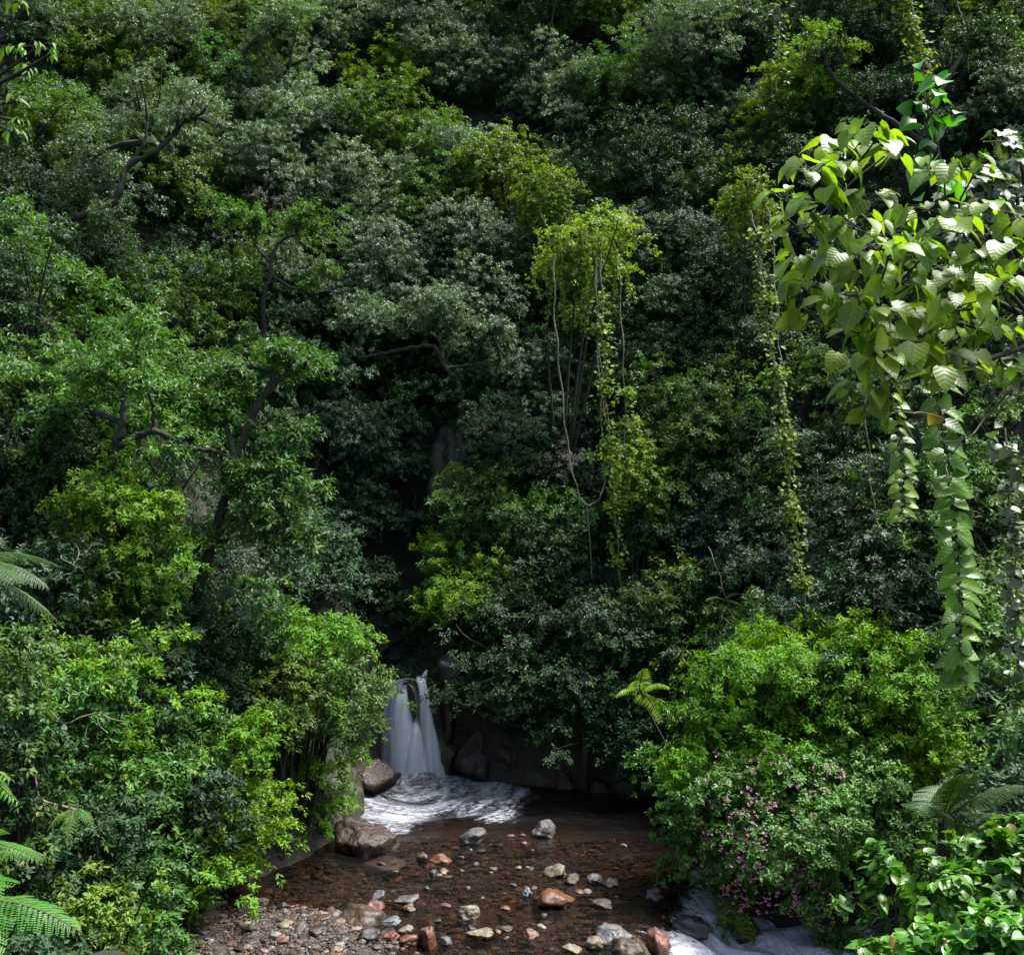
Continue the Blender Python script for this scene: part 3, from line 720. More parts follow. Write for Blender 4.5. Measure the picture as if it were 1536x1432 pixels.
def crown(rg, R3, sp, near=False, nclump=None, low=-.25, dens=1.0, strands=0):
    s = dict(SPEC[sp]); s['L'] *= LEAF_SCALE[0]; s['W'] *= LEAF_SCALE[0] * 1.06; R3 = np.asarray(R3, float); Rm = R3.prod() ** (1 / 3)
    nc = nclump or int(np.clip(10 + Rm * 6, 12, 40))
    # spread pad directions over the dome, then jitter; pads reach out unevenly so crowns interlock
    iu = np.arange(nc) + .5
    z = 1 - (1 - low) * iu / nc; ph = iu * 2.39996 + rg.uniform(0, 6.28)
    C = np.stack([np.sqrt(np.clip(1 - z * z, 0, 1)) * np.cos(ph), np.sqrt(np.clip(1 - z * z, 0, 1)) * np.sin(ph), z], -1) + rg.normal(0, .2, (nc, 3))
    rad = rg.uniform(.5, 1.18, nc); rad[rg.random(nc) < .25] *= .6
    f1, f2_, f3 = rg.uniform(0, 6.28, 3)
    az_ = np.arctan2(C[:, 1], C[:, 0])
    shp = 1 + .22 * np.sin(az_ * 2 + f1) + .16 * np.sin(az_ * 3 + f2_ + 2 * C[:, 2]) + .14 * np.sin(C[:, 2] * 4 + f3)
    c = C * (rad * shp)[:, None] * R3 * .86
    cr = rg.uniform(*s['cr'], nc) * Rm * rg.choice([.6, .85, 1, 1.25], nc) * 1.08
    # sprays: drooping fans of twigs on the pads, with gaps between them
    sl0 = 2.3 * s['L'] + .10 * Rm
    ns = np.maximum((cr ** 2 * 6.28 * .95 * s['dens'] * dens / (sl0 ** 2 * .62)).astype(int), 4)
    si = np.repeat(np.arange(nc), ns); m_ = len(si)
    u = norm(rg.normal(size=(m_, 3)) + np.array([0, 0, .35]))
    q = np.where(rg.random(m_) < .2, rg.uniform(.2, .7, m_), rg.uniform(.7, 1.12, m_))
    S0 = c[si] + u * (cr[si] * q)[:, None] * np.array([1, 1, s['flat']])
    ax = norm(u * np.array([1, 1, .45]) + .5 * norm(c[si]) * np.array([1, 1, .5]) + rg.normal(0, .35, (m_, 3)))
    sl = sl0 * rg.uniform(.55, 1.35, m_)
    lat = norm(np.cross(ax, UP + rg.normal(0, .3, (m_, 3))))
    mt = int(max(3, round(.62 * sl0 ** 2 / (2.0 * s['L'] ** 2) * 1.25)))
    tt_ = rg.uniform(-.1, 1, (m_, mt)); ll = rg.uniform(-1, 1, (m_, mt)) * (.42 - .22 * np.clip(tt_, 0, 1))
    P = S0[:, None] + ax[:, None] * (tt_ * sl[:, None])[..., None] + lat[:, None] * (ll * sl[:, None])[..., None]
    P[..., 2] -= (np.clip(tt_, 0, 1) ** 2) * sl[:, None] * (.15 + .45 * s['droop']) - rg.uniform(-.06, .06, (m_, mt)) * sl[:, None]
    T = norm(ax[:, None] * .55 + lat[:, None] * (ll * 1.2)[..., None] + UP * .55 + rg.normal(0, .28, (m_, mt, 3)))
    cv = rg.uniform(.1, .7, nc); sv_ = np.clip(cv[si] * .5 + rg.uniform(0, .5, m_), 0, 1)
    vt = np.clip(sv_[:, None] * .8 + .22 * tt_, 0, 1).ravel(); P = P.reshape(-1, 3); T = T.reshape(-1, 3)
    t = 'lance' if (near and s['t'] == 'dia') else s['t']
    sets = [twig_leaves(rg, P, T, s['k'], s['L'], s['W'], s['droop'], s['splay'], vt, t, spread=s['L'] * 1.2)]
    for _ in range(strands):                              # hanging leafy strands of a vine curtain
        j = rg.integers(0, nc); p0 = c[j] + np.array([rg.normal(0, .5), -abs(rg.normal(0, .3)) - .3, -.1]) * cr[j]
        ln = rg.uniform(.5, 1.5) * Rm; m = int(ln / .07)
        tt_ = np.linspace(0, 1, m)
        Ps = p0 + np.stack([.12 * np.sin(tt_ * 5 + j), 0 * tt_, -ln * tt_], -1) + rg.normal(0, .05, (m, 3))
        Ts = np.stack([rg.normal(0, .6, m), rg.normal(-.4, .5, m), rg.normal(0, .4, m)], -1)
        sets.append(twig_leaves(rg, Ps, Ts, 3, s['L'] * .9, s['W'] * .9, .9, (.8, 1.6), np.clip(rg.uniform(.35, .9, m), 0, 1), t, .05))
    return c, cr, join_leafsets(sets)

def limbs(rg, tb, p0, c, r0, every=1):
    """branches from the crown's fork to the pads"""
    for j in range(0, len(c), every):
        a = p0; b_ = c[j]; d = b_ - a
        m1 = a + d * .35 + np.array([rg.normal(0, .12), rg.normal(0, .12), -.12]) * np.linalg.norm(d) * .8
        m2 = a + d * .7 + rg.normal(0, .07, 3) * np.linalg.norm(d)
        tb.add(spline([a, m1, m2, b_], 9), np.linspace(r0 * .5, r0 * .10, 9), 5)

count = 0
def tree(label, ctr, R3, sp, name='forest_tree', cat='tree', base=None, tr=None, group=None, near=False, dens=1.0, strands=0, nclump=None, low=-.25, bark=None, every=2, seed=None, lm=None, skirt=True):
    """a tree or shrub: crown of leaf pads round ctr, trunk from the ground, limbs to the pads"""
    global count
    count += 1
    rg = np.random.default_rng(1000 + (seed if seed is not None else count))
    ctr = np.asarray(ctr, float)
    if base is None:
        bx = ctr[0] + rg.normal(0, .25) * R3[0]; by = ctr[1] + .3 * R3[1]
        base = np.array([bx, by, 0])
    base = np.array([base[0], base[1], 0.0])
    for _ in range(30 if cat == 'shrub' else 0):
        if shore_sd(base[:1], base[1:2])[0] > .5: break
        base[0] += .2 * (1 if base[0] > 1 else -1)
    base[2] = hz(base[0], base[1]) - .15
    root = thing(name, label, cat, base, group)
    c, cr, (V, Fs, fv) = crown(rg, R3, sp, near, nclump, low, dens, strands)
    gap_ = ctr[2] - .6 * R3[2] - base[2]
    if cat == 'shrub' and gap_ > .25 and skirt:                    # foliage of the lower stems, down to the ground
        sets = [(V, Fs, fv)]; nb = int(np.clip(math.ceil(gap_ / (1.1 * R3[2])), 1, 4))
        for q_ in range(nb):
            o_ = np.array([base[0] - ctr[0], base[1] - ctr[1], 0]) * (q_ + 1) / nb * .7 + np.array([rg.normal(0, .15) * R3[0], -.1 * R3[1], -.6 * R3[2] - gap_ * (q_ + .55) / nb])
            c2, cr2, (V2, F2, f2) = crown(rg, (R3[0] * .9, R3[1] * .85, max(.62 * gap_ / nb, .4)), sp, near, max(10, len(c) // 2), -.8, dens)
            sets.append((V2 + o_, F2, f2))
        V, Fs, fv = join_leafsets(sets)
    mesh_obj('crown' if cat == 'tree' else 'foliage', V + ctr, Fs, LM[lm or sp], root, fv=fv, loc=base)
    tb = Tubes(); r = tr or .05 + .045 * max(R3)
    if cat == 'tree':
        fork = ctr + np.array([0, 0, -.35 * R3[2]])
        h = np.linalg.norm(fork - base)
        mid = base + (fork - base) * .5 + np.array([rg.normal(0, .08), rg.normal(0, .06), 0]) * h
        top = ctr + np.array([rg.normal(0, .1), 0, .35]) * R3
        tb.add(spline([base, mid, fork, top], 16), np.concatenate([np.linspace(r * 1.25, r * .75, 10), np.linspace(r * .7, r * .2, 6)]), 8)
        limbs(rg, tb, fork, c + ctr, r, every)
        tb.build('trunk', bark or BARK, root, loc=base)
    else:
        for j in range(0, len(c), every):
            p = base + np.array([rg.normal(0, .12), rg.normal(0, .12), 0]); e = c[j] + ctr
            m = p + (e - p) * .5 + np.array([0, 0, .12]) * np.linalg.norm(e - p) + rg.normal(0, .08, 3)
            tb.add(spline([p, m, e], 8), np.linspace(r * .5, r * .12, 8), 5)
        tb.build('stems', bark or BARK, root, loc=base)
    return root

def hill(px, py, rx, rz, sp, label, off=.75, cat='tree', name=None, ydep=1.0, **kw):
    """crown that shows round the pixel px, py with half extents rx, rz (photograph pixels), standing on the hillside"""
    Yh = hit(px, py)
    r0 = rx / F * Yh
    Y = Yh - off * r0 - kw.pop('fwd', 0)
    ctr = at(px, py, Y); r = rx / F * Y; rzz = rz / F * Y
    return tree(label, ctr, (r, (r + rzz) * .5 * ydep, rzz), sp, name or ('forest_tree' if cat == 'tree' else 'shrub'), cat, **kw)

# ------------------------------------------------------------------ hillside trees (pixel x, y, half width, half height, kind of leaf, label)
HILL = [
 (40, 30, 80, 60, 'pale', 'dark grey-green tree filling the upper left corner of the hillside'),
 (150, 55, 80, 60, 'green', 'light green loose tree at the top edge next to the corner tree', ),
 (250, 40, 85, 60, 'pale', 'grey-green tree at the top edge with a bare slanting branch below'),
 (345, 50, 75, 60, 'olive', 'olive tinged tree at the top edge over the short dark stump branch'),
 (455, 60, 90, 75, 'pale', 'pale silvery tree at the top edge with a broad frosted crown'),
 (160, 120, 80, 45, 'green', 'mid green crown wedged above the great silvery dome'),
 (320, 120, 80, 50, 'green', 'mid green leafy crown under the slanting bare branch'),
 (220, 205, 125, 85, 'pale', 'great silvery dome-shaped tree on a bent black limb'),
 (60, 200, 85, 70, 'green', 'mid green drooping tree at the edge beside the great silvery dome'),
 (70, 310, 95, 70, 'deep', 'shaded green tree below the bent black limb'),
 (265, 290, 70, 60, 'green', 'bright drooping tree hanging under the great silvery dome'),
 (430, 175, 95, 65, 'pale', 'pale feathery tree between silvery dome and tiered lime tree'),
 (400, 265, 85, 65, 'pale', 'tall grey-green tree with dark fork beside the silvery dome'),
 (410, 330, 70, 55, 'purple', 'small-leaved purplish grey tree above the twisted dark trunk'),
 (545, 300, 80, 70, 'pale', 'silvery tree sloping down to the dark cleft left of the vine mound'),
 (480, 250, 80, 60, 'pale', 'dull grey-green tree behind the sloping silvery tree'),
 (150, 400, 90, 60, 'deep', 'dark leafy tree beneath the bent black limb'),
 (40, 430, 80, 70, 'green', 'green tree with glints at the edge halfway up the hill'),
 (330, 435, 75, 60, 'green', 'bright green large-leaved tree in front of the twisted dark trunk'),
 (250, 480, 85, 60, 'green', 'mid green tree over the arched mossy limbs'),
 (440, 420, 80, 60, 'pale', 'grey-green tree right of the twisted dark trunk'),
 (600, 430, 120, 80, 'pale', 'wide silvery flat-topped tree above the mossy horizontal branch'),
 (700, 490, 85, 65, 'pale', 'frosted tree at the dark end of the mossy horizontal branch'),
 (520, 480, 90, 60, 'blue', 'shaded blue-grey tree at the start of the mossy horizontal branch'),
 (580, 120, 70, 40, 'lime', 'tiered lime tree, its upper yellow-green layer'),
 (570, 210, 95, 55, 'green', 'mid green tiered tree below the lime one'),
 (640, 60, 80, 60, 'blue', 'dark blue-green tree at the top edge in the middle'),
 (570, 50, 50, 50, 'blue', 'shaded narrow tree between silvery top tree and blue-green one'),
 (680, 100, 70, 50, 'pale', 'loose grey tree with spotted light below the blue-green top tree'),
 (770, 130, 60, 45, 'blue', 'grey-blue shaded crown right of the spotted grey tree'),
 (830, 150, 70, 60, 'pale', 'light grey tree standing over the vine mounds'),
 (930, 150, 72, 62, 'green', 'rounded fresh green tree at the rim of the dark hollow', ),
 (1000, 230, 90, 55, 'deep', 'broad deep green tree right of the light grey tree'),
 (950, 270, 100, 50, 'deep', 'fine dark green tree spreading behind the vine mounds'),
 (1030, 320, 80, 65, 'deep', 'dark green tree between vine mounds and hanging ropes'),
 (980, 370, 90, 60, 'blue', 'blue-green tree just behind the nearer vine mound'),
 (680, 250, 75, 55, 'pale', 'dull green tree left of the vine mound with dead brown stems'),
 (640, 330, 60, 80, 'green', 'leafy tree in the cleft between silvery trees and vine mound'),
 (690, 400, 70, 60, 'blue', 'shaded blue-grey tree under the vine curtain'),
 (760, 440, 60, 60, 'deep', 'deep shaded tree beneath the vine curtain'),
 (900, 470, 70, 50, 'green', 'green leafy tree below the nearer vine mound over the bare lianas'),
 (1010, 460, 90, 60, 'deep', 'dark tree over the shaded slope behind the long lianas'),
 (1090, 420, 70, 70, 'deep', 'dark tree standing behind the long leafy liana'),
 (810, 70, 60, 55, 'deep', 'dim thin-trunked tree at the top edge above the light grey tree'),
 (900, 30, 70, 40, 'olive', 'dim tree overhanging the dark hollow at the top edge'),
 (1040, 110, 65, 110, 'pale', 'tall glossy dark tree with white glints at the right rim of the hollow'),
 (1110, 60, 60, 70, 'deep', 'dark tree behind the pale straight vine at the top'),
 (1210, 140, 80, 60, 'lime', 'bright spiky tree above the forking dark branch'),
 (1270, 50, 80, 60, 'deep', 'shaded tree at the top edge beside the yellow vine rope'),
 (1190, 210, 70, 55, 'green', 'green tree below the bright spiky tree'),
 (1310, 160, 70, 50, 'deep', 'dark tree behind the forking dark branch'),
 (1450, 130, 75, 60, 'blue', 'blue-grey glossy tree right of the yellow vine rope'),
 (1500, 50, 60, 60, 'green', 'bright leaved tree in the upper right corner'),
 (1420, 40, 60, 50, 'deep', 'dark tree at the top edge behind the bare slanting vine'),
 (1510, 160, 60, 60, 'pale', 'pale flecked tree under the upper right corner tree'),
 (1210, 300, 60, 60, 'deep', 'shaded tree behind the left clusters of big heart leaves'),
 (1150, 480, 80, 60, 'deep', 'deep green tree under the ivy covered bush, half hidden by lianas'),
 # middle band
 (60, 560, 90, 70, 'green', 'leafy green tree at the edge below the arched limbs'),
 (215, 560, 85, 60, 'green', 'bright green tree around the upright black trunk'),
 (130, 620, 80, 55, 'green', 'mid green tree left of the upright black trunk'),
 (330, 570, 80, 60, 'green', 'light green tree before the leaning trunk fork'),
 (450, 555, 80, 55, 'blue', 'blue-grey tree behind the leaning trunk top'),
 (420, 640, 60, 50, 'deep', 'dark tree right behind the leaning trunk'),
 (530, 660, 85, 60, 'blue', 'frosted blue-grey tree in shade left of the gully'),
 (600, 580, 80, 50, 'deep', 'dark tree under the mossy horizontal branch'),
 (700, 570, 70, 50, 'deep', 'dim tree right below the end of the mossy horizontal branch'),
 (540, 760, 70, 60, 'blue', 'dim blue-green tree deep in the gully shade'),
 (780, 580, 80, 60, 'blue', 'shaded blue-green tree left of the looped liana'),
 (780, 660, 80, 50, 'blue', 'dim frosted tree right of the grey cliff'),
 (850, 700, 60, 45, 'purple', 'small greyish tree with brown leaves behind the looped liana'),
 (960, 560, 80, 60, 'deep', 'very dark tree between the hanging lianas'),
 (1050, 640, 105, 75, 'green', 'large dark green tree right of the looped lianas'),
 (1090, 550, 80, 55, 'deep', 'dim tree above the large dark green one'),
 (990, 720, 80, 70, 'green', 'drooping green tree twined by bright vine leaves'),
 (1110, 740, 80, 60, 'deep', 'dark tree left of the long leafy liana'),
 (1250, 690, 90, 60, 'deep', 'dark tree between the long leafy liana and the big leaved vine'),
 (1240, 560, 60, 50, 'green', 'green shrubby tree right of the long leafy liana'),
 (1130, 840, 80, 50, 'blue', 'dim blue-green tree above the yellow-green bush'),
 (1290, 790, 60, 40, 'deep', 'deep shaded tree over the black hollow'),
 (1330, 900, 80, 50, 'deep', 'shaded tree behind the crest of the yellow-green bushes'),
 (1450, 720, 80, 70, 'green', 'green leafy tree behind the hanging big leaved vine'),
 (1480, 860, 75, 70, 'green', 'mid green tree right of the hanging big leaved vine'),
 (1400, 960, 60, 50, 'deep', 'dark tree behind the lower end of the big leaved vine'),
 (730, 770, 90, 50, 'green', 'fresh green tree spreading before the foot of the grey cliff', ),
 (820, 840, 70, 50, 'deep', 'dark shaded tree below the end of the looped liana'),
 (860, 790, 60, 55, 'green', 'leafy green tree hanging under the looped liana'),
 (700, 880, 95, 60, 'lime', 'yellow-green low tree leaning over the gully above the waterfall'),
 (610, 690, 55, 60, 'blue', 'dim tree touching the left edge of the mossy grey cliff'),
 (745, 700, 60, 55, 'blue', 'dim tree covering the right edge of the mossy grey cliff'),
 (618, 925, 62, 40, 'deep', 'dark drooping shrub-like tree directly over the lip of the waterfall'),
 (492, 850, 60, 62, 'deep', 'dark tree on the left lip of the gully over the waterfall'),
 (560, 885, 60, 50, 'deep', 'black-green tree in the gully over the waterfall'),
 (790, 960, 100, 70, 'deep', 'dark overhanging tree above the back of the pool'),
 (900, 960, 80, 60, 'blue', 'shaded blue-green tree over the back of the pool'),
 (760, 1050, 80, 60, 'deep', 'dark shrubby tree hanging to the pool right of the waterfall'),
 (1000, 920, 85, 60, 'green', 'drooping green tree behind the palm fronds'),
 (950, 1020, 60, 50, 'green', 'leafy tree left of the palm fronds'),
 (880, 1070, 80, 60, 'deep', 'dark tree over the shaded back bank'),
 (960, 1120, 60, 60, 'deep', 'dark hanging tree at the right end of the pool'),
]
for h in HILL:
    px, py, rx, rz, sp, lb = h[:6]
    LEAF_SCALE[0] = .64 if sp in ('pale', 'blue') else .74
    hill(px, py, rx * 1.05, rz * 1.35, sp, lb, dens=1.0, low=-.6, **({'base': (-5.2, 40.0)} if 'over the lip' in lb else {}))
for px in range(40, 1560, 125):
    hill(px + RNG.uniform(-20, 20), -45 + RNG.uniform(-15, 15), 95, 70, ['pale', 'deep', 'blue', 'green', 'pale'][int(RNG.integers(0, 5))] if px < 700 else ['deep', 'deep', 'blue'][int(RNG.integers(0, 3))],
         'tree of the highest row whose lower foliage just shows along the top edge', group='trees along the top edge', low=-.7)
for px, py, rx, rz, sp_, lb, st, fw in [
 (745, 250, 75, 65, 'vine', 'vine draped mound streaked with dead brown stems', 16, 2.5),
 (815, 300, 50, 55, 'vine', 'bright yellow-green vine curtain hanging in strands', 34, 3.5),
 (870, 385, 75, 65, 'vine', 'nearer vine covered mound with yellowing leaves', 28, 6.5),
 (1115, 310, 45, 62, 'vine', 'ivy covered bush column left of the big heart leaves', 26, 6),
 (955, 730, 48, 90, 'vine', 'bright vine clad shrub at the foot of the lianas', 14, 2.0)]:
    hill(px, py, rx, rz, sp_, lb, off=1.0, fwd=fw, strands=st, name='vine_mound', cat='vine', dens=1.0, every=4, low=-.5)

# understorey that shows dark in the gaps
n_ = 0
protoU = {}
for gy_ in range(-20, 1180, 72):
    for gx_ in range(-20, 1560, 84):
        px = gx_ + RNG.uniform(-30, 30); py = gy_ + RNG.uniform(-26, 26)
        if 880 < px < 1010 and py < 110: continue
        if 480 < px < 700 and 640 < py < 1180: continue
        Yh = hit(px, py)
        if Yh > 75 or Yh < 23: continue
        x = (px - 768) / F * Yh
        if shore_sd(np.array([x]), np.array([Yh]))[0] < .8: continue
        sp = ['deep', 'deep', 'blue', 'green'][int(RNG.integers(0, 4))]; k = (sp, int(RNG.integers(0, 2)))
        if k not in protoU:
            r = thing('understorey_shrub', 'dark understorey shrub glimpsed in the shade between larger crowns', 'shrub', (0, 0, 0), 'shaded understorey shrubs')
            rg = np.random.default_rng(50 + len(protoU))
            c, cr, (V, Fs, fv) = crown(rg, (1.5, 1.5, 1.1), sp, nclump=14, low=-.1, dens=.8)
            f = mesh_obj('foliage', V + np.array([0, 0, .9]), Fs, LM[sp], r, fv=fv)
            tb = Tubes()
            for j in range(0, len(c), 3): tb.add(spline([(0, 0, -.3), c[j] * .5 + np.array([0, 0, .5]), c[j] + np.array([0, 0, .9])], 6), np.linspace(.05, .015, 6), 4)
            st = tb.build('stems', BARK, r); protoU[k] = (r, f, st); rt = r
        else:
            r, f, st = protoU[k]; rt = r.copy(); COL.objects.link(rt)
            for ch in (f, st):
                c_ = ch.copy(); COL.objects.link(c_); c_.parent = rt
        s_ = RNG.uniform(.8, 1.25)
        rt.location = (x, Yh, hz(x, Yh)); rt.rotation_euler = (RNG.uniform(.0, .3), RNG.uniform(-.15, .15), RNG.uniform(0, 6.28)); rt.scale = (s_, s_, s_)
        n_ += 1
print('understorey', n_, 'trees', count)

# ------------------------------------------------------------------ trees with limbs that show
def limb_tree(label, name, sp, Y, trunk, crowns, base_px=None, r=.16, cat='tree', bark=None, **kw):
    """trunk: list of limb paths [(px,py,dY)...]; crowns: (px,py,rx,rz,dY)"""
    global count
    count += 1; rg = np.random.default_rng(3000 + count)
    conv = lambda p: at(p[0], p[1], Y + (p[2] if len(p) > 2 else 0))
    p0 = conv(trunk[0][0]); bs = np.array([p0[0], p0[1] + .6, hz(p0[0], p0[1] + .6) - .2])
    root = thing(name, label, cat, bs)
    tb = Tubes(); ends = []
    for n_, path in enumerate(trunk):
        P = [conv(p) for p in path]
        rs = .66 * r * (path[0][3] if len(path[0]) > 3 else (1 if n_ == 0 else .6))
        if n_ == 0 and p0[2] - bs[2] > .3: P = [bs] + P
        S = spline(P, 8 * len(P)); S += np.stack([.02 * np.sin(np.arange(len(S)) * 1.3 + n_), 0 * S[:, 0], .02 * np.cos(np.arange(len(S)) * 1.7)], -1)
        tb.add(S, np.linspace(rs, rs * .45, len(S)) * (1 + .12 * np.sin(np.arange(len(S)) * 1.1 + n_)), 9); ends.append(S[-1]); ends.append(S[len(S) // 2])
    sets = []
    for cp in crowns:
        px, py, rx, rz, dY = cp[:5]
        ctr = at(px, py, Y + dY); rr_ = rx / F * (Y + dY); zz = rz / F * (Y + dY)
        c, cr, (V, Fs, fv) = crown(rg, (rr_, (rr_ + zz) / 2, zz), cp[5] if len(cp) > 5 else sp, kw.get('near', False), low=-.5, dens=kw.get('dens', 1))
        sets.append((V + ctr, Fs, fv))
        e = min(ends, key=lambda q: np.linalg.norm(q - ctr))
        tb.add(spline([e, (e + ctr) / 2 + np.array([0, 0, .15]), ctr], 8), np.linspace(r * .45, r * .25, 8), 6)
        limbs(rg, tb, ctr, c + ctr, r * .5, 2)
    for e in [q for q in ends]:                              # leafy side shoots that veil the limbs
        for _ in range(1):
            o_ = e + rg.normal(0, .5, 3) + np.array([0, -.1, .35]); R_ = rg.uniform(.35, .6)
            c, cr, (V, Fs, fv) = crown(rg, (R_, R_, R_ * .7), sp, nclump=6, low=-.6, dens=.8)
            sets.append((V + o_, Fs, fv)); tb.add(spline([e, (e + o_) / 2 + np.array([0, 0, .08]), o_], 6), np.linspace(r * .2, r * .06, 6), 5)
    mesh_obj('crown', *[a for a in [np.concatenate([s[0] for s in sets])]], join_leafsets(sets)[1], LM[sp], root, fv=join_leafsets(sets)[2], loc=bs)
    tb.build('trunk', bark or BARK, root, loc=bs)
    return root
Yd = lambda px, py, f=3.0: hit(px, py) - f
limb_tree('silvery tree carried on a bent black limb that elbows upward', 'forest_tree', 'pale', Yd(165, 310, 6.2),
          [[(60, 345, .5), (105, 328, 0), (160, 312, 0), (180, 285, 0), (192, 250, .2), (235, 225, .3), (262, 200, .5)], [(192, 250, .2, .5), (215, 215, .4), (222, 180, .5)]],
          [(140, 235, 60, 50, .8), (290, 175, 60, 50, .6)], r=.26)
limb_tree('green tree with a twisted dark trunk under the purplish crown', 'forest_tree', 'green', Yd(405, 400, 6),
          [[(395, 450, 0), (405, 420, 0), (407, 392, .1), (418, 365, .2), (445, 350, .3)], [(407, 395, .1, .6), (385, 370, .2), (372, 340, .4)], [(410, 415, 0, .55), (440, 432, .2), (465, 430, .3)]],
          [(455, 340, 45, 34, .8, 'pale'), (350, 325, 42, 34, .8)], r=.17)
limb_tree('tree with a long bare slanting branch near the top edge', 'forest_tree', 'pale', Yd(220, 80, 6),
          [[(192, 125, 0), (205, 98, 0), (222, 72, 0), (245, 50, .2)], [(194, 118, 0, .5), (190, 85, .2), (196, 55, .3)]],
          [(265, 30, 48, 30, .6), (195, 30, 40, 32, .8)], r=.15)
limb_tree('tree with a thick short dark stem and twigs near the top edge', 'forest_tree', 'pale', Yd(365, 85, 6),
          [[(352, 105, 0), (362, 85, 0), (375, 68, 0), (398, 58, .2)], [(366, 80, 0, .5), (372, 100, -.1)]],
          [(415, 40, 42, 30, .6)], r=.22)
limb_tree('tree with arched mossy limbs spreading both ways', 'forest_tree', 'green', Yd(180, 500, 6),
          [[(60, 545, .3), (100, 522, 0), (150, 492, 0), (185, 483, 0), (212, 492, 0), (222, 530, .1)], [(150, 492, 0, .6), (190, 520, -.1), (212, 550, 0), (218, 590, .2)], [(100, 522, 0, .7), (95, 480, .1), (110, 440, .3)]],
          [(120, 440, 55, 36, .7), (240, 545, 48, 36, .7), (30, 520, 48, 36, .6, 'deep')], r=.22, bark=BARKM)
limb_tree('tree with an upright black trunk and a snaking mossy side limb', 'forest_tree', 'green', 27.6,
          [[(175, 690, .1), (181, 655, 0), (186, 615, 0), (190, 575, .2), (205, 545, .4)], [(180, 668, 0, .62), (205, 655, -.1), (232, 647, -.1), (262, 660, -.1), (285, 672, 0), (320, 676, .2), (352, 690, .5)], [(232, 648, 0, .5), (231, 615, .1), (236, 590, .2)]],
          [(150, 560, 65, 42, .8), (265, 600, 50, 34, .9), (95, 620, 60, 45, .8), (330, 615, 40, 35, 1.0)], r=.22, bark=BARKM)
limb_tree('tree with a long leaning mossy trunk and bright drooping crown', 'forest_tree', 'green', 28.3,
          [[(296, 905, .3), (308, 850, 0), (325, 790, 0), (342, 735, 0), (352, 690, 0), (372, 640, .1), (395, 595, .2), (438, 552, .5)], [(330, 780, 0, .4), (315, 800, -.2), (290, 832, -.3)],
           [(345, 725, 0, .5), (378, 700, -.2), (410, 690, -.3)], [(320, 815, 0, .35), (360, 805, -.2), (410, 795, -.4)], [(395, 595, .2, .6), (412, 560, .3), (408, 520, .5)]],
          [(425, 745, 62, 58, -.3), (440, 810, 42, 32, -.4), (415, 690, 42, 30, -.1), (350, 560, 50, 36, .8, 'green'), (450, 545, 55, 36, 1.0, 'blue')], r=.25, bark=BARKM)
limb_tree('tree with a mossy horizontal branch under a silvery canopy', 'forest_tree', 'pale', Yd(600, 525, 6.5),
          [[(690, 650, .8), (692, 610, .5), (686, 575, .3), (668, 552, .1), (650, 520, 0), (610, 523, 0), (575, 530, 0), (538, 537, .2)], [(668, 552, .1, .5), (700, 548, .2), (752, 540, .5)]],
          [(545, 480, 60, 36, .3), (650, 470, 68, 40, .3), (735, 500, 42, 34, .5)], r=.2, bark=BARKM)
limb_tree('dark tree with a forking black branch beside the yellow vine rope', 'forest_tree', 'deep', Yd(1390, 210, 6.5),
          [[(1412, 330, .4), (1408, 260, .2), (1398, 170, 0), (1385, 90, 0), (1362, 0, .2), (1345, -60, .5)], [(1400, 230, 0, .8), (1365, 200, -.1), (1310, 165, 0), (1262, 128, .2), (1240, 100, .5)]],
          [(1235, 85, 40, 32, .8), (1460, 60, 60, 45, 1.0), (1330, -20, 60, 30, .8)], r=.26)
limb_tree('thin dark trunked tree inside the hollow at the top edge', 'forest_tree', 'deep', Yd(820, 60, 5),
          [[(822, 95, 0), (824, 60, 0), (830, 20, 0), (836, -40, .3)]], [(850, -10, 60, 30, .5), (775, 5, 40, 30, .8, 'olive')], r=.12)

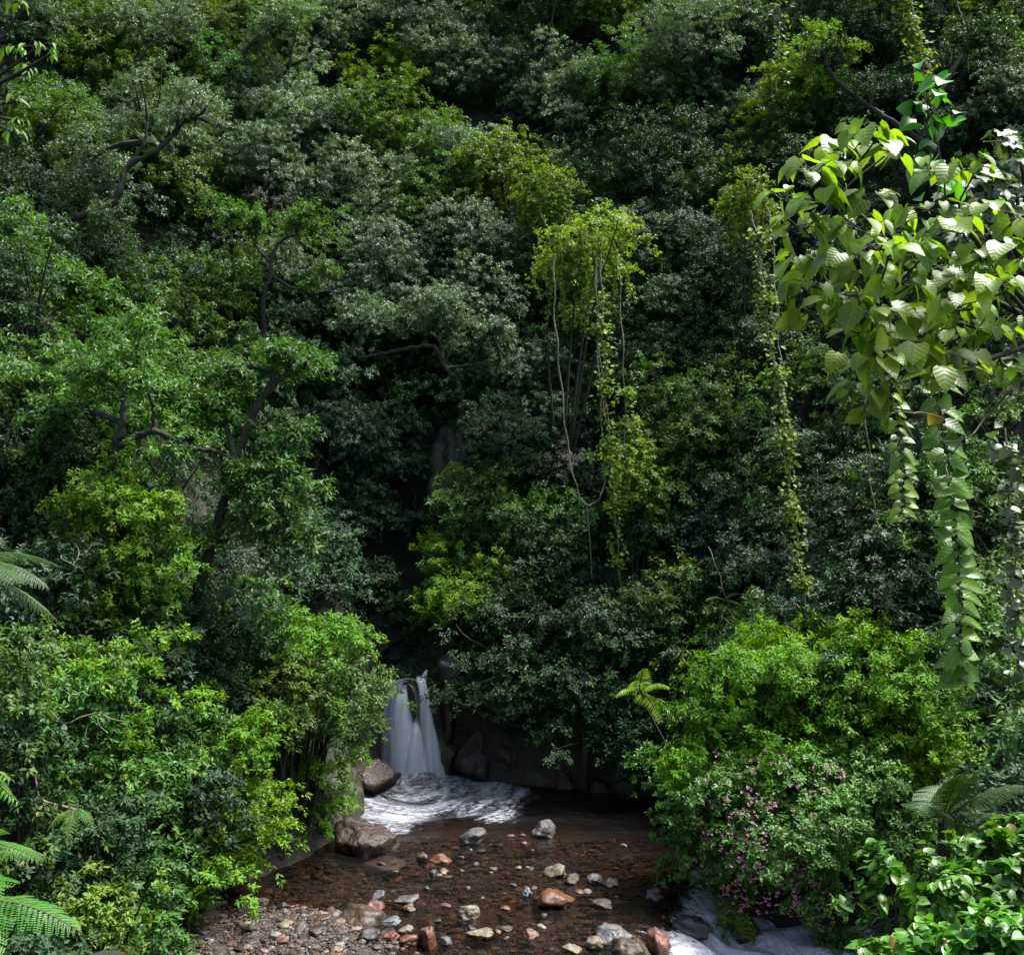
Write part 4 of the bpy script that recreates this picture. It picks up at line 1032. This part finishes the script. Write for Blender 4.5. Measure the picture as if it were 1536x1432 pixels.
# ------------------------------------------------------------------ shrubs of the two banks: (px, py, rx, rz, Y, kind, label)
BANK = [
 (165, 770, 100, 95, 27.5, 'lime', 'large yellow-green drooping shrub above the tree fern fronds'),
 (60, 690, 95, 60, 29, 'deep', 'shaded green shrub at the edge below the snaking mossy limb'),
 (205, 870, 75, 55, 27.0, 'lime', 'yellow-green shrub with bare grey twigs below the large drooping one'),
 (95, 850, 70, 55, 26.0, 'deep', 'dark shrub behind the tree fern fronds'),
 (300, 990, 80, 60, 28.5, 'deep', 'dark green shrub at the foot of the leaning trunk'),
 (365, 915, 85, 55, 30.5, 'green', 'mid green shrub right of the leaning trunk foot'),
 (470, 960, 75, 60, 30.0, 'lime', 'yellowish drooping shrub overhanging the left side of the waterfall'),
 (520, 1040, 62, 95, 29.6, 'green', 'hanging mid green shrub curtain touching the waterfall'),
 (430, 1070, 70, 80, 28.5, 'olive', 'olive green shrub above the mossy boulder'),
 (165, 1010, 100, 60, 24.5, 'lime', 'light green glittering shrub with dead grey twigs'),
 (95, 1075, 70, 55, 23.0, 'green', 'green shrub with a curved bare stem at its edge'),
 (365, 1115, 60, 60, 26.5, 'lime', 'bright dense green shrub on the left bank above the water'),
 (280, 1100, 65, 55, 26.0, 'green', 'mid green shrub between the glittering shrub and the dense bank shrub'),
 (395, 1235, 50, 70, 26.0, 'vivid', 'bright green shrub lobe hanging to the brown water'),
 (215, 1165, 80, 60, 24.0, 'green', 'green shrub with a glossy white-flecked patch on the left bank'),
 (300, 1215, 75, 60, 24.6, 'deep', 'dark green shrub with a small hanging fern frond'),
 (315, 1315, 58, 45, 24.2, 'lime', 'yellow-green spiky shrub at the mud edge'),
 (130, 1240, 85, 60, 22.0, 'deep', 'dark shrub behind the big bright fern frond'),
 (215, 1340, 75, 60, 22.5, 'green', 'glossy green shrub above the gravel mud corner'),
 (140, 1360, 75, 50, 20.5, 'olive', 'yellowing shrub right of the big bright fern frond'),
 (225, 1415, 60, 40, 21.5, 'green', 'low glossy shrub in the lower left corner beside the mud'),
 (30, 1130, 60, 60, 20.0, 'deep', 'dark shrub at the edge behind the palm leaf tips'),
 (25, 1010, 50, 55, 20.0, 'green', 'light green near shrub at the edge under the tree fern'),
 (40, 1430, 90, 35, 17.0, 'deep', 'dark undergrowth shrub in the lower left corner below the bright frond'),
 # right bank
 (1105, 1050, 100, 88, 27.8, 'lime', 'olive yellow bush with brown gaps beside the palm fronds'),
 (1180, 985, 90, 50, 28.5, 'vivid', 'bright yellow-green crest bush under the long liana'),
 (1285, 975, 75, 48, 28.5, 'vivid', 'vivid green crest bush right of the long liana'),
 (1345, 1050, 90, 85, 27.6, 'vivid', 'vivid green dome bush near the dark fern'),
 (1225, 1065, 100, 75, 28.1, 'vivid', 'fresh lime bush between the two crest bushes'),
 (1050, 1165, 66, 52, 27.4, 'vivid', 'low yellow-green bush overhanging the dark pool edge'),
 (1130, 1130, 85, 70, 27.6, 'vivid', 'yellow-green bush just above the pink flowering bush'),
 (1370, 1150, 80, 75, 26.6, 'vivid', 'glossy green bush left of the dark fern'),
 (1350, 1255, 70, 60, 25.8, 'green', 'green bush right of the pink flowering bush'),
 (1095, 1385, 40, 20, 25.8, 'olive', 'sparse trailing shrub hanging over the white cascade'),
 (1285, 1340, 50, 40, 27.4, 'deep', 'dark shrub in shade right below the pink flowering bush'),
 (1265, 1405, 45, 22, 25.6, 'green', 'thin trailing green shrub at the lower edge over white water'),
 (1490, 1000, 60, 70, 23.6, 'green', 'green shrub at the right edge below the bluish hanging vine'),
 (1500, 890, 55, 60, 24.6, 'green', 'leafy shrub at the right edge beside the big leaved vine end'),
 (1480, 1210, 85, 55, 18.0, 'deep', 'dark green shrub below the dark tree fern'),
 (1520, 1120, 50, 60, 19.0, 'green', 'green shrub at the right edge beside the dark tree fern'),
]
LEAF_SCALE[0] = .66
for px, py, rx, rz, Y, sp, lb in BANK:
    ctr = at(px, py, Y); r = rx / F * Y; z_ = rz / F * Y
    tree(lb, ctr, (r * 1.05, (r + z_) * .5, z_ * 1.15), sp, 'shrub', 'shrub', near=Y < 25.5, low=-.6, dens=1.0, base=(ctr[0], ctr[1] + .3 * r), skirt=not any(k in lb for k in ('trailing', 'touching the waterfall', 'above the mossy boulder', 'hanging to the brown water')), every=3)
LEAF_SCALE[0] = 1.0
for px, py, rx, rz, Y, lb in [(1430, 1340, 95, 60, 14.0, 'broad-leaved bright bush at the lower right corner'),
                              (1510, 1280, 60, 55, 14.6, 'broad-leaved bush at the right edge behind the corner bush'),
                              (1400, 1425, 85, 30, 13.2, 'lowest broad-leaved bush along the bottom edge near the corner'),
                              (1500, 1420, 70, 40, 12.6, 'broad-leaved bush filling the very corner at lower right')]:
    ctr = at(px, py, Y); r = rx / F * Y; z_ = rz / F * Y
    tree(lb, ctr, (r * 1.05, r * .9, z_ * 1.1), 'broad', 'shrub', 'shrub', near=True, low=-.5, dens=1.1, base=(ctr[0], ctr[1] + .3 * r))

# flowering bush
def petal_mat():
    m, nt, b, out = new_mat('pink_petals'); a = N(nt, 'ShaderNodeAttribute', attribute_name='v')
    r = ramp(nt, [(0, (.15, .03, .08)), (.5, (.22, .06, .12)), (1, (.26, .15, .15))], a.outputs['Fac']); nt.links.new(r.outputs[0], b.inputs['Base Color'])
    b.inputs['Roughness'].default_value = .5
    return m
SPEC['pink'] = dict(L=.115, W=.055, k=7, droop=.3, splay=(.7, 1.5), t='lance', flat=.8, cr=(.22, .34), dens=1.4)
LM['pink'] = leaf_mat('leaf_flower_bush', (.030, .088, .008), (.060, .158, .012), (.11, .22, .022), .48, .32, old=(.26, .2, .03), old_at=.95)
PETAL = petal_mat()
for px, py, rx, rz, Y, lb, nf in [(1150, 1240, 125, 130, 26.4, 'big bush dotted with pink flowers hanging over the stream', 230), (1255, 1180, 95, 75, 26.6, 'upper flowering bush with a few pink blossoms', 45)]:
    ctr = at(px, py, Y); R3 = np.array([rx / F * Y, (rx + rz) / 2 / F * Y, rz / F * Y])
    rt = tree(lb, ctr, R3, 'pink', 'flowering_shrub', 'shrub', near=True, low=-.75, nclump=44, dens=1.1, base=(ctr[0] + .4, ctr[1] + 1.0), seed=77, skirt=False)
    rg = np.random.default_rng(5); u = norm(rg.normal(size=(nf, 3)) + np.array([-.35, -.9, -.05])); u[rg.random(nf) < .3] *= .94
    P = np.repeat(ctr + u * R3 * rg.uniform(.86, 1.12, (nf, 1)), 3, 0) + rg.normal(0, .09, (nf * 3, 3))
    b0 = np.array(rt.location)
    mesh_obj('blossoms', *(lambda q: (q[0], q[1]))(twig_leaves(rg, P, norm(P - ctr), 5, .055, .045, .1, (.6, 1.3), rg.random(nf * 3), 'dia', .02)), PETAL, rt,
             fv=np.tile(rg.random(nf * 15), 2)[:nf * 30], loc=b0)

# ------------------------------------------------------------------ foreground tree with big heart-shaped leaves
def spray_tree(label, name, base, hub, tips, L, W, nl, templ, mat, seed, bark=BARK, r=.07, sp=.13, droopy=.95, cat='tree', hubs=()):
    rg = np.random.default_rng(seed)
    bs = np.array([base[0], base[1], hz(*base) - .2]); root = thing(name, label, cat, bs)
    tb = Tubes(); hubp = at(*hub)
    tb.add(spline([bs, (bs + hubp) / 2 + np.array([.15, .1, 0]), hubp], 14), np.linspace(r * 1.5, r, 14), 9)
    P = []; D = []; Nn = []; vv = []
    subs = [at(*h) for h in hubs]
    for h in subs: tb.add(spline([hubp, (hubp + h) / 2 + np.array([.02, .05, -.06]), h], 10), np.linspace(r, r * .55, 10), 7)
    hub0 = hubp
    for (px, py, Y, *rest) in tips:
        tip = at(px, py, Y)
        hubp = min(subs, key=lambda h: np.linalg.norm(h - tip)) if subs else hub0
        d = tip - hubp
        S = spline([hubp, hubp + d * .45 + np.array([0, 0, -.06]) * np.linalg.norm(d), tip + np.array([.12, .03, -.02]), tip], 12)
        tb.add(S, np.linspace(r * (.38 if subs else .6), .005, 12), 6)
        k = int(nl * (rest[0] if rest else 1)); cv = rg.uniform(.25, .7)
        for j in range(k):
            s0 = S[-1] + (S[-3] - S[-1]) * rg.uniform(0, 1.0) if rg.random() < .7 else S[int(rg.integers(7, 12))]
            az = j * 2.39996 + rg.normal(0, .3)
            out_ = np.array([math.cos(az), math.sin(az) * .8 - .25, .25 + rg.normal(0, .3)])
            pet = s0 + norm(out_) * rg.uniform(.5, 1.3) * sp
            tb.add([s0, (s0 + pet) / 2 + np.array([0, 0, .015]), pet], [.005, .004, .003], 4)
            dd = norm(np.array([out_[0] * .45, out_[1] * .35 - .12, -droopy * rg.uniform(.5, 1.1)]) + rg.normal(0, .15, 3))
            P.append(pet); D.append(dd); Nn.append(norm(out_ * .8 + np.array([0, -.4, .6]) + rg.normal(0, .42, 3)))
            vv.append(np.clip(cv * .45 + .6 * rg.random(), 0, 1))
    n = len(P)
    V, Fs, fv = place_leaves(np.array(P), np.array(D), np.array(Nn), L * (q_ := rg.uniform(.5, 1.3, n)), W * q_ * rg.uniform(.8, 1.1, n), templ, np.array(vv))
    mesh_obj('leaves', V, Fs, mat, root, fv=fv, smooth=True, loc=bs, pv={'leaf_xy': np.tile(TEMPL[templ][0], (n, 1))})
    tb.build('branches', bark, root, loc=bs)
    return root
rgT = np.random.default_rng(11)
cl = [(1290, 205), (1245, 225), (1310, 225), (1205, 262), (1255, 255), (1172, 300), (1215, 300), (1180, 345), (1235, 335), (1290, 300), (1270, 340), (1195, 390), (1230, 400), (1265, 385), (1215, 430), (1255, 440),
      (1395, 262), (1440, 255), (1345, 325), (1390, 315), (1330, 350), (1420, 345), (1460, 385), (1500, 375), (1530, 395), (1300, 415), (1340, 425), (1375, 405), (1420, 415), (1490, 430), (1215, 462), (1260, 455), (1300, 470), (1345, 475), (1390, 470),
      (1435, 460), (1370, 505), (1420, 500), (1275, 545), (1290, 585), (1320, 540), (1350, 530), (1390, 530), (1440, 545), (1495, 545), (1525, 560), (1310, 615), (1400, 560), (1480, 500), (1525, 480), (1530, 330), (1470, 310), (1365, 375), (1310, 375), (1455, 430), (1285, 500), (1330, 505)]
spray_tree('foreground tree with large glossy heart-shaped yellow-green leaves', 'broadleaf_tree', (6.6, 9.9), (1590, 500, 9.5),
           [(px, py, 8.6 + rgT.uniform(-.5, .7), 1) for px, py in cl], .175, .165, 10, 'heart', LM['big'], 12, sp=.15, r=.03, droopy=.5, hubs=[(1300, 370, 8.9), (1255, 300, 8.8), (1440, 330, 8.9), (1330, 455, 8.8), (1420, 470, 8.9), (1350, 560, 8.7), (1500, 540, 9.0), (1500, 420, 9.1)])
spray_tree('branch tips of a near tree with drooping yellow-green lance leaves at the upper edge', 'forest_tree', (-8.8, 15.5), (-60, 150, 15.0),
           [(10, 75, 14.6), (38, 70, 14.4), (65, 75, 14.4), (12, 150, 14.8), (22, 180, 14.6), (5, 195, 14.8), (20, 5, 14.8), (30, 100, 14.9)], .17, .06, 9, 'lance', LM['lime'], 13, sp=.10)
spray_tree('pale ivy-leaved bush in front of the right hillside above the heart leaves', 'ivy_bush', (9.0, 15.6), (1560, 420, 15.0),
           [(px, py, 14.2 + rgT.uniform(-.5, .5)) for px, py in [(1430, 290), (1460, 275), (1490, 262), (1520, 250), (1440, 320), (1470, 330), (1500, 320), (1530, 310), (1480, 300), (1510, 285), (1535, 280), (1450, 350), (1490, 352), (1520, 350), (1500, 215), (1530, 205)]],
           .22, .22, 9, 'lobe', LM['ivy'], 14, sp=.16, droopy=.5, cat='shrub')

# ------------------------------------------------------------------ lianas and hanging vines
def liana(label, pts, Y, r=.022, leaves=0, L=.2, W=.15, templ='dia', lm='vine', name='liana', bark=None, rng_=(0, 1), alt=False, wig=.05, extra=(), spread=.22):
    rg = np.random.default_rng(int(pts[0][0] * 7 + pts[0][1]))
    P = [at(p[0], p[1], Y + (p[2] if len(p) > 2 else 0)) for p in pts]
    top = P[0]; root = thing(name, label, 'vine', top)
    tb = Tubes(); S = spline(P, max(30, 14 * len(P)))
    S = S + wig * np.stack([np.sin(np.arange(len(S)) * .35 + pts[0][0]) * .6 + rg.normal(0, .12, len(S)), np.cos(np.arange(len(S)) * .27), 0 * S[:, 0]], -1)
    tb.add(S, np.linspace(r * 1.1, r * .8, len(S)) * (1 + .12 * np.sin(np.arange(len(S)) * 1.9)), 6)
    for e in extra:
        tb.add(spline([at(q[0], q[1], Y + .05) for q in e], 14), np.linspace(r * .8, r * .5, 14), 5)
    tb.build('stem', bark or LIANA, root, loc=top)
    if leaves:
        t = rng_[0] + (rng_[1] - rng_[0]) * (np.arange(leaves) + rg.uniform(0, .8, leaves)) / leaves
        if not alt: t = np.clip(t + .03 * np.sin(t * 40), rng_[0], rng_[1])
        idx = t * (len(S) - 1); i0 = np.clip(idx.astype(int), 0, len(S) - 2); q = S[i0] + (S[i0 + 1] - S[i0]) * (idx - i0)[:, None]
        if alt:
            sd = np.where(np.arange(leaves) % 2 == 0, 1.0, -1.0)
            D = np.stack([sd * rg.uniform(.5, .9, leaves), rg.uniform(-.5, 0, leaves), rg.uniform(-.55, -.1, leaves)], -1)
            Nn = np.stack([sd * .1 + rg.normal(0, .15, leaves), np.full(leaves, -.7), rg.uniform(.4, 1.0, leaves)], -1)
            Pq = q + D * .04
        else:
            D = rg.normal(0, 1, (leaves, 3)) * np.array([1, .8, .5]) + np.array([0, -.3, -.5])
            Nn = rg.normal(0, .4, (leaves, 3)) + np.array([0, -.5, .8])
            Pq = q + rg.normal(0, spread, (leaves, 3)) * np.array([.8, .6, .5])
        V, Fs, fv = place_leaves(Pq, D, Nn, L * rg.uniform(.65, 1.2, leaves), W * rg.uniform(.75, 1.2, leaves), templ, np.clip(rg.beta(2, 2, leaves), 0, .99))
        mesh_obj('leaves', V, Fs, LM[lm], root, fv=fv, loc=top, smooth=templ == 'heart', pv={'leaf_xy': np.tile(TEMPL[templ][0], (leaves, 1))})
    return root
liana('bare pale liana hanging in a long loop', [(832, 380), (831, 440), (834, 500), (840, 560), (847, 630), (855, 690), (866, 735), (880, 757), (894, 752), (904, 735), (907, 700), (903, 640), (899, 570), (895, 470), (893, 400)], 36.9, .026, extra=[[(880, 757), (883, 790), (886, 830), (888, 868)]])
liana('leafy liana rope beside the loop with bright leaf clumps', [(900, 380), (903, 440), (904, 520), (909, 600), (916, 680), (922, 760), (928, 840), (935, 910)], 36.6, .026, 620, .19, .15, rng_=(.14, .86), spread=.19)
liana('second pale liana twined close to the leafy rope', [(893, 390), (896, 460), (900, 540), (908, 620), (918, 700), (926, 770)], 36.8, .022)
liana('straight thin liana with one leaf tuft right of the leafy rope', [(926, 390), (930, 430), (934, 520), (937, 600), (938, 700)], 36.9, .02, 110, .2, .16, rng_=(.68, .84), spread=.2)
liana('long leafy liana falling to the yellow-green crest bush', [(1128, 320), (1138, 370), (1146, 440), (1156, 520), (1170, 590), (1180, 660), (1186, 740), (1196, 820), (1206, 890), (1212, 945)], 29.2, .025, 1000, .16, .12, rng_=(.03, .9), spread=.17)
liana('bare pale stem hanging beside the long leafy liana', [(1150, 310), (1158, 350), (1164, 440), (1170, 520), (1178, 590), (1184, 660)], 29.5, .02)
liana('pale straight vine hanging at the top edge before glossy dark tree', [(1168, -40), (1169, 20), (1167, 80), (1165, 140)], 42, .03, 150, .22, .15, rng_=(0, .9), spread=.3)
liana('yellow leafy vine rope climbing the dark trunk at the top edge', [(1345, -40), (1358, 10), (1370, 50), (1380, 90), (1390, 150)], Yd(1390, 210, 7.1), .04, 620, .20, .16, spread=.26)
liana('bare slanting pale vine at the top edge on the right', [(1425, -30), (1438, 10), (1448, 45), (1458, 80)], 40, .03)
liana('thin bare vine hanging in the black hollow', [(1296, 600), (1303, 680), (1310, 760), (1318, 850), (1320, 900)], 30, .016, 12, .15, .12, rng_=(.1, .4))
liana('thin bare vine dangling between deep green trees above the yellow bush', [(1062, 820), (1078, 860), (1092, 908)], 33, .018)
liana('bluish leafed vine hanging down the right edge', [(1512, 640), (1516, 740), (1522, 840), (1524, 930), (1526, 1010)], 16, .012, 150, .16, .15, 'heart', 'ivy', spread=.1)
# near vines with big leaves in pairs
BV = dict(templ='heart', lm='big', name='big_leaf_vine', alt=True, bark=STEMG)
liana('hanging vine with big bright leaves in a double row', [(1402, 540), (1408, 600), (1418, 670), (1425, 730), (1432, 790), (1438, 850), (1440, 920), (1438, 980), (1440, 1022)], 10.2, .008, 58, .20, .17, wig=.015, **BV)
liana('short vine with two rows of leaves left of the big leaved vine', [(1338, 590), (1346, 640), (1354, 690), (1354, 735), (1351, 775)], 11.0, .006, 30, .14, .115, wig=.015, **BV)
liana('vine of large glossy leaves climbing above the heart-leaved branches', [(1405, 110), (1398, 150), (1392, 190), (1396, 240), (1410, 290)], 12.5, .01, 40, .22, .19, 'heart', 'broad', 'big_leaf_vine', STEMG, spread=.16)
# bare arching twigs under the heart leaves
def bare(label, paths, Y, r=.012, name='bare_branch', mat=None):
    p0 = at(*paths[0][0], Y); root = thing(name, label, 'branch', p0); tb = Tubes()
    for n_, p in enumerate(paths):
        S = spline([at(q[0], q[1], Y) for q in p], 8 * len(p)); S[:, 1] += .06 * np.sin(np.arange(len(S)) * .3 + n_)
        tb.add(S, np.linspace(r if n_ == 0 else r * .6, r * .3, len(S)), 6)
    tb.build('branch_wood', mat or TWIG, root, loc=p0)
bare('bare arching twigs below the heart-leaved branches', [[(1545, 555), (1522, 570), (1500, 600), (1475, 635), (1445, 658), (1420, 662)], [(1522, 575), (1510, 590), (1540, 592)], [(1340, 615), (1365, 620), (1385, 618), (1410, 628)], [(1500, 600), (1497, 618), (1503, 632), (1495, 640)], [(1440, 655), (1425, 690), (1418, 720)]], 9.3, .012)
bare('dead grey branch curving below the light green glittering shrub', [[(115, 1215), (66, 1202), (56, 1175), (48, 1150), (55, 1125), (60, 1090)], [(56, 1170), (45, 1140), (48, 1128)], [(66, 1202), (62, 1212), (50, 1218)], [(64, 1200), (75, 1225), (74, 1235)]], 21.0, .03)
bare('tangle of dead grey twigs on the glittering shrub', [[(75, 1080), (100, 1085), (122, 1075), (150, 1068), (165, 1060)], [(112, 1130), (128, 1110), (130, 1090), (140, 1075)], [(160, 1100), (150, 1085), (145, 1070), (165, 1040)], [(150, 1068), (175, 1080), (190, 1085)]], 22.6, .022)
bare('forked dead twig beside the large yellow-green drooping shrub', [[(100, 870), (112, 850), (118, 832), (112, 815)], [(112, 850), (95, 838), (90, 832)], [(106, 860), (92, 862)]], 24.6, .022)

# ------------------------------------------------------------------ ferns and palm fronds
def frond_mesh(rg, P0, D0, length, width, npin=24, arch=.55, npl=12, side=None, palm=False):
    """one frond: rachis curve with pinnae; returns leaf set and rachis points"""
    t = np.linspace(0, 1, 30); D0 = norm(np.asarray(D0, float))
    pts = P0 + D0[None] * (t * length)[:, None] + np.array([0, 0, -1.0]) * (arch * length * t ** 2.0)[:, None]
    T = norm(np.gradient(pts, axis=0)); Sd = norm(np.cross(T, UP)) if side is None else norm(np.cross(T, np.cross(side, T))); Nu = np.cross(Sd, T)
    sets = []
    for sgn in (-1, 1):
        tp = np.linspace(.10 if not palm else .16, .985, npin); i0 = np.clip((tp * 29).astype(int), 0, 28); fr = (tp * 29 - i0)[:, None]
        B = pts[i0] * (1 - fr) + pts[i0 + 1] * fr
        shape = np.clip(np.sin(np.pi * (.16 + .84 * tp)) ** .75, .06, 1) if not palm else np.clip(1.1 - tp * .8, .25, 1)
        pl = width * shape
        Dp = norm(Sd[i0] * sgn + T[i0] * (.28 + .3 * tp[:, None]) + Nu[i0] * (-.12) + rg.normal(0, .03, (npin, 3)))
        if palm:
            Dp = norm(Dp + np.array([0, 0, -.25])); sets.append(place_leaves(B, Dp, Nu[i0], pl, np.full(npin, width * .09), 'lance', rg.uniform(.3, .9, npin))); continue
        # pinnules along each pinna, drooping slightly
        q = np.linspace(.04, 1, npl)
        C = B[:, None] + Dp[:, None] * (pl[:, None] * q[None])[..., None] + np.array([0, 0, -1.0]) * (pl[:, None] * .16 * q[None] ** 2)[..., None]
        for s2 in (-1, 1):
            Dl = norm(np.cross(Nu[i0], Dp)[:, None] * s2 + Dp[:, None] * .35 + rg.normal(0, .05, C.shape))
            Ll = (pl[:, None] * .155 * np.clip(1.15 - q[None] * .85, .2, 1)) * np.ones_like(q)[None] + .004
            gap = (pl[:, None] / npl) * np.ones_like(q)[None] * 1.05
            sets.append(place_leaves(C.reshape(-1, 3), Dl.reshape(-1, 3), np.repeat(Nu[i0], npl, 0), Ll.ravel(), gap.ravel(), 'dia', np.repeat(rg.uniform(.25, .8, npin), npl) * .8 + .2 * rg.random(npin * npl)))
    return join_leafsets(sets), pts
def fern(label, base, crown_at, fronds, mat, seed, name='tree_fern', cat='fern', trunk_r=.09, palm=False, npin=24, npl=12):
    """fronds: (direction xyz, length, width, arch)"""
    rg = np.random.default_rng(seed); c0 = np.asarray(crown_at, float)
    bs = np.array([base[0], base[1], hz(*base) - .2]); root = thing(name, label, cat, bs)
    if name == 'fern': bs = c0 - np.array([0, 0, .15]); root.location = bs
    tb = Tubes(); tb.add(spline([bs, (bs + c0) / 2, c0], 10), np.linspace(trunk_r * 1.3, trunk_r, 10) * (1 + .1 * np.sin(np.arange(10) * 2.1)), 9); tb.build('trunk', BARK, root, loc=bs)
    for d, ln, wd, arch in fronds:
        (V, Fs, fv), pts = frond_mesh(rg, c0, d, ln, wd, npin, arch, npl, palm=palm)
        f = mesh_obj('frond', V, Fs, mat, root, fv=fv, loc=bs)
        t2 = Tubes(); t2.add(pts, np.linspace(.014, .004, len(pts)) * (1.6 if palm else 1), 5); t2.build('rachis', STEMG, f, loc=bs)
c1 = at(-70, 850, 12.5)
fern('tree fern at the left edge with greyish arching fronds', (c1[0] - .1, c1[1] + .3), c1,
     [((1, -.5, .45), 1.15, 0.34, .5), ((.9, -.15, .35), 1.27, 0.32, .55), ((.8, .5, .5), 1.27, 0.34, .5), ((.6, -.9, .3), 1.02, 0.32, .6), ((1, .1, -.1), 1.15, 0.32, .45), ((-.5, -.6, .5), 1.19, 0.32, .5), ((-.8, .4, .5), 1.19, 0.32, .5), ((.1, .9, .5), 1.19, 0.32, .5)], LM['fernd'], 61, npin=26)
c2 = at(-60, 1352, 8.2)
fern('vivid green fern frond at the lower left corner', (c2[0] - .1, c2[1] + .2), c2,
     [((1, -.12, .22), .98, .26, .40), ((.7, -.9, .2), .8, .24, .5), ((-.6, .5, .5), .8, .25, .5), ((.0, 1, .4), .8, .25, .5), ((-.7, -.5, .4), .8, .25, .5)], LM['fern'], 62, npin=22, npl=11)
c3 = at(-70, 1270, 11)
fern('yellow-green fern with short arching fronds above the vivid frond', (c3[0], c3[1] + .2), c3,
     [((1, -.2, .35), 1.05, .22, .4), ((1, .35, .2), .95, .22, .45), ((.8, -.6, .1), .9, .22, .5), ((-.5, .7, .4), .9, .22, .5), ((.2, 1, .4), .9, .22, .5)], LM['fern'], 63, npin=22, npl=12)
c4 = at(-30, 1165, 12)
fern('small palm with narrow leaf fingers at the left edge', (c4[0], c4[1] + .2), c4,
     [((1, -.3, .15), .42, .28, .6), ((1, .1, -.2), .40, .26, .5), ((.8, -.2, .7), .42, .28, .6), ((-.6, .6, .5), .4, .28, .5)], LM['fern'], 64, 'palm', 'palm', .04, True, 9)
c5 = at(1412, 1235, 16.6)
fern('dark green tree fern with broad fanned fronds in the right side shade', (c5[0] + .1, c5[1] + .5), c5,
     [((.35, -.3, 1), 1.55, 0.43, .25), ((.65, -.2, .75), 1.72, 0.44, .35), ((.95, -.1, .45), 1.61, 0.44, .45), ((.1, -.35, 1.0), 1.38, 0.40, .3), ((-.5, -.4, .9), 1.15, 0.40, .5), ((1, -.4, .1), 1.38, 0.43, .5), ((.3, .8, .6), 1.50, 0.43, .4)], LM['fernd'], 65, npin=26, trunk_r=.05)
c6 = at(958, 1040, 30.6)
fern('young palm with bright yellow-green fronds against the dark bank', (c6[0] + 2.3, c6[1] + .9), c6,
     [((.1, -.2, 1.0), 1.15, 0.42, .35), ((.7, -.3, .85), 1.28, 0.45, .55), ((.3, -.5, .2), 1.01, 0.48, .9), ((-.6, -.2, .6), 0.94, 0.42, .7), ((.6, -.2, .1), 1.08, 0.45, .8), ((0, .7, .6), 1.08, 0.42, .5)], LM['vivid'], 66, 'palm', 'palm', .035, True, 18)
c7 = at(1085, 900, 33)
fern('small fern with one lit frond in the dark above the olive bush', (c7[0], c7[1] + .4), c7,
     [((.4, -.3, .6), .8, .2, .5), ((-.6, -.3, .5), .8, .2, .6), ((.9, -.2, .1), .8, .22, .5)], LM['fern'], 67, 'fern', 'fern', .05, False, 16, 8)
c8 = at(112, 1215, 19)
fern('little hanging fern on the dark shrub of the left bank', (c8[0], c8[1] + .4), c8,
     [((.1, -.6, .1), .6, .13, .9), ((.6, -.4, .3), .55, .13, .8), ((-.5, -.5, .2), .5, .13, .8)], LM['fern'], 68, 'fern', 'fern', .03, False, 14, 7)

# ------------------------------------------------------------------ leaf litter and low plants on the slope
def ground_cover(n):
    rg = np.random.default_rng(91)
    px = rg.uniform(-60, 1600, n * 3); Yc = rg.uniform(17, 66, n * 3); x = (px - 768) / F * Yc
    s = shore_sd(x, Yc); k = (s > .15); x, Yc = x[k][:n], Yc[k][:n]
    cl_ = np.sin(x * 1.3 + 2 * np.sin(Yc * .7)) * np.sin(Yc * 1.1 + x * .4); k = cl_ > -.55; x, Yc = x[k], Yc[k]
    P = np.stack([x, Yc, height(x, Yc) + rg.uniform(.02, .35, len(x))], -1)
    T = norm(rg.normal(0, .4, P.shape) + np.array([0, -.4, 1]))
    V, Fs, fv = twig_leaves(rg, P, T, 6, .16, .08, .4, (.7, 1.5), rg.random(len(P)), 'dia', .1)
    tag(mesh_obj('ground_cover', V, Fs, LM['deep'], fv=fv), 'low leafy plants covering the hillside soil', 'ground cover', kind='stuff')
ground_cover(40000)
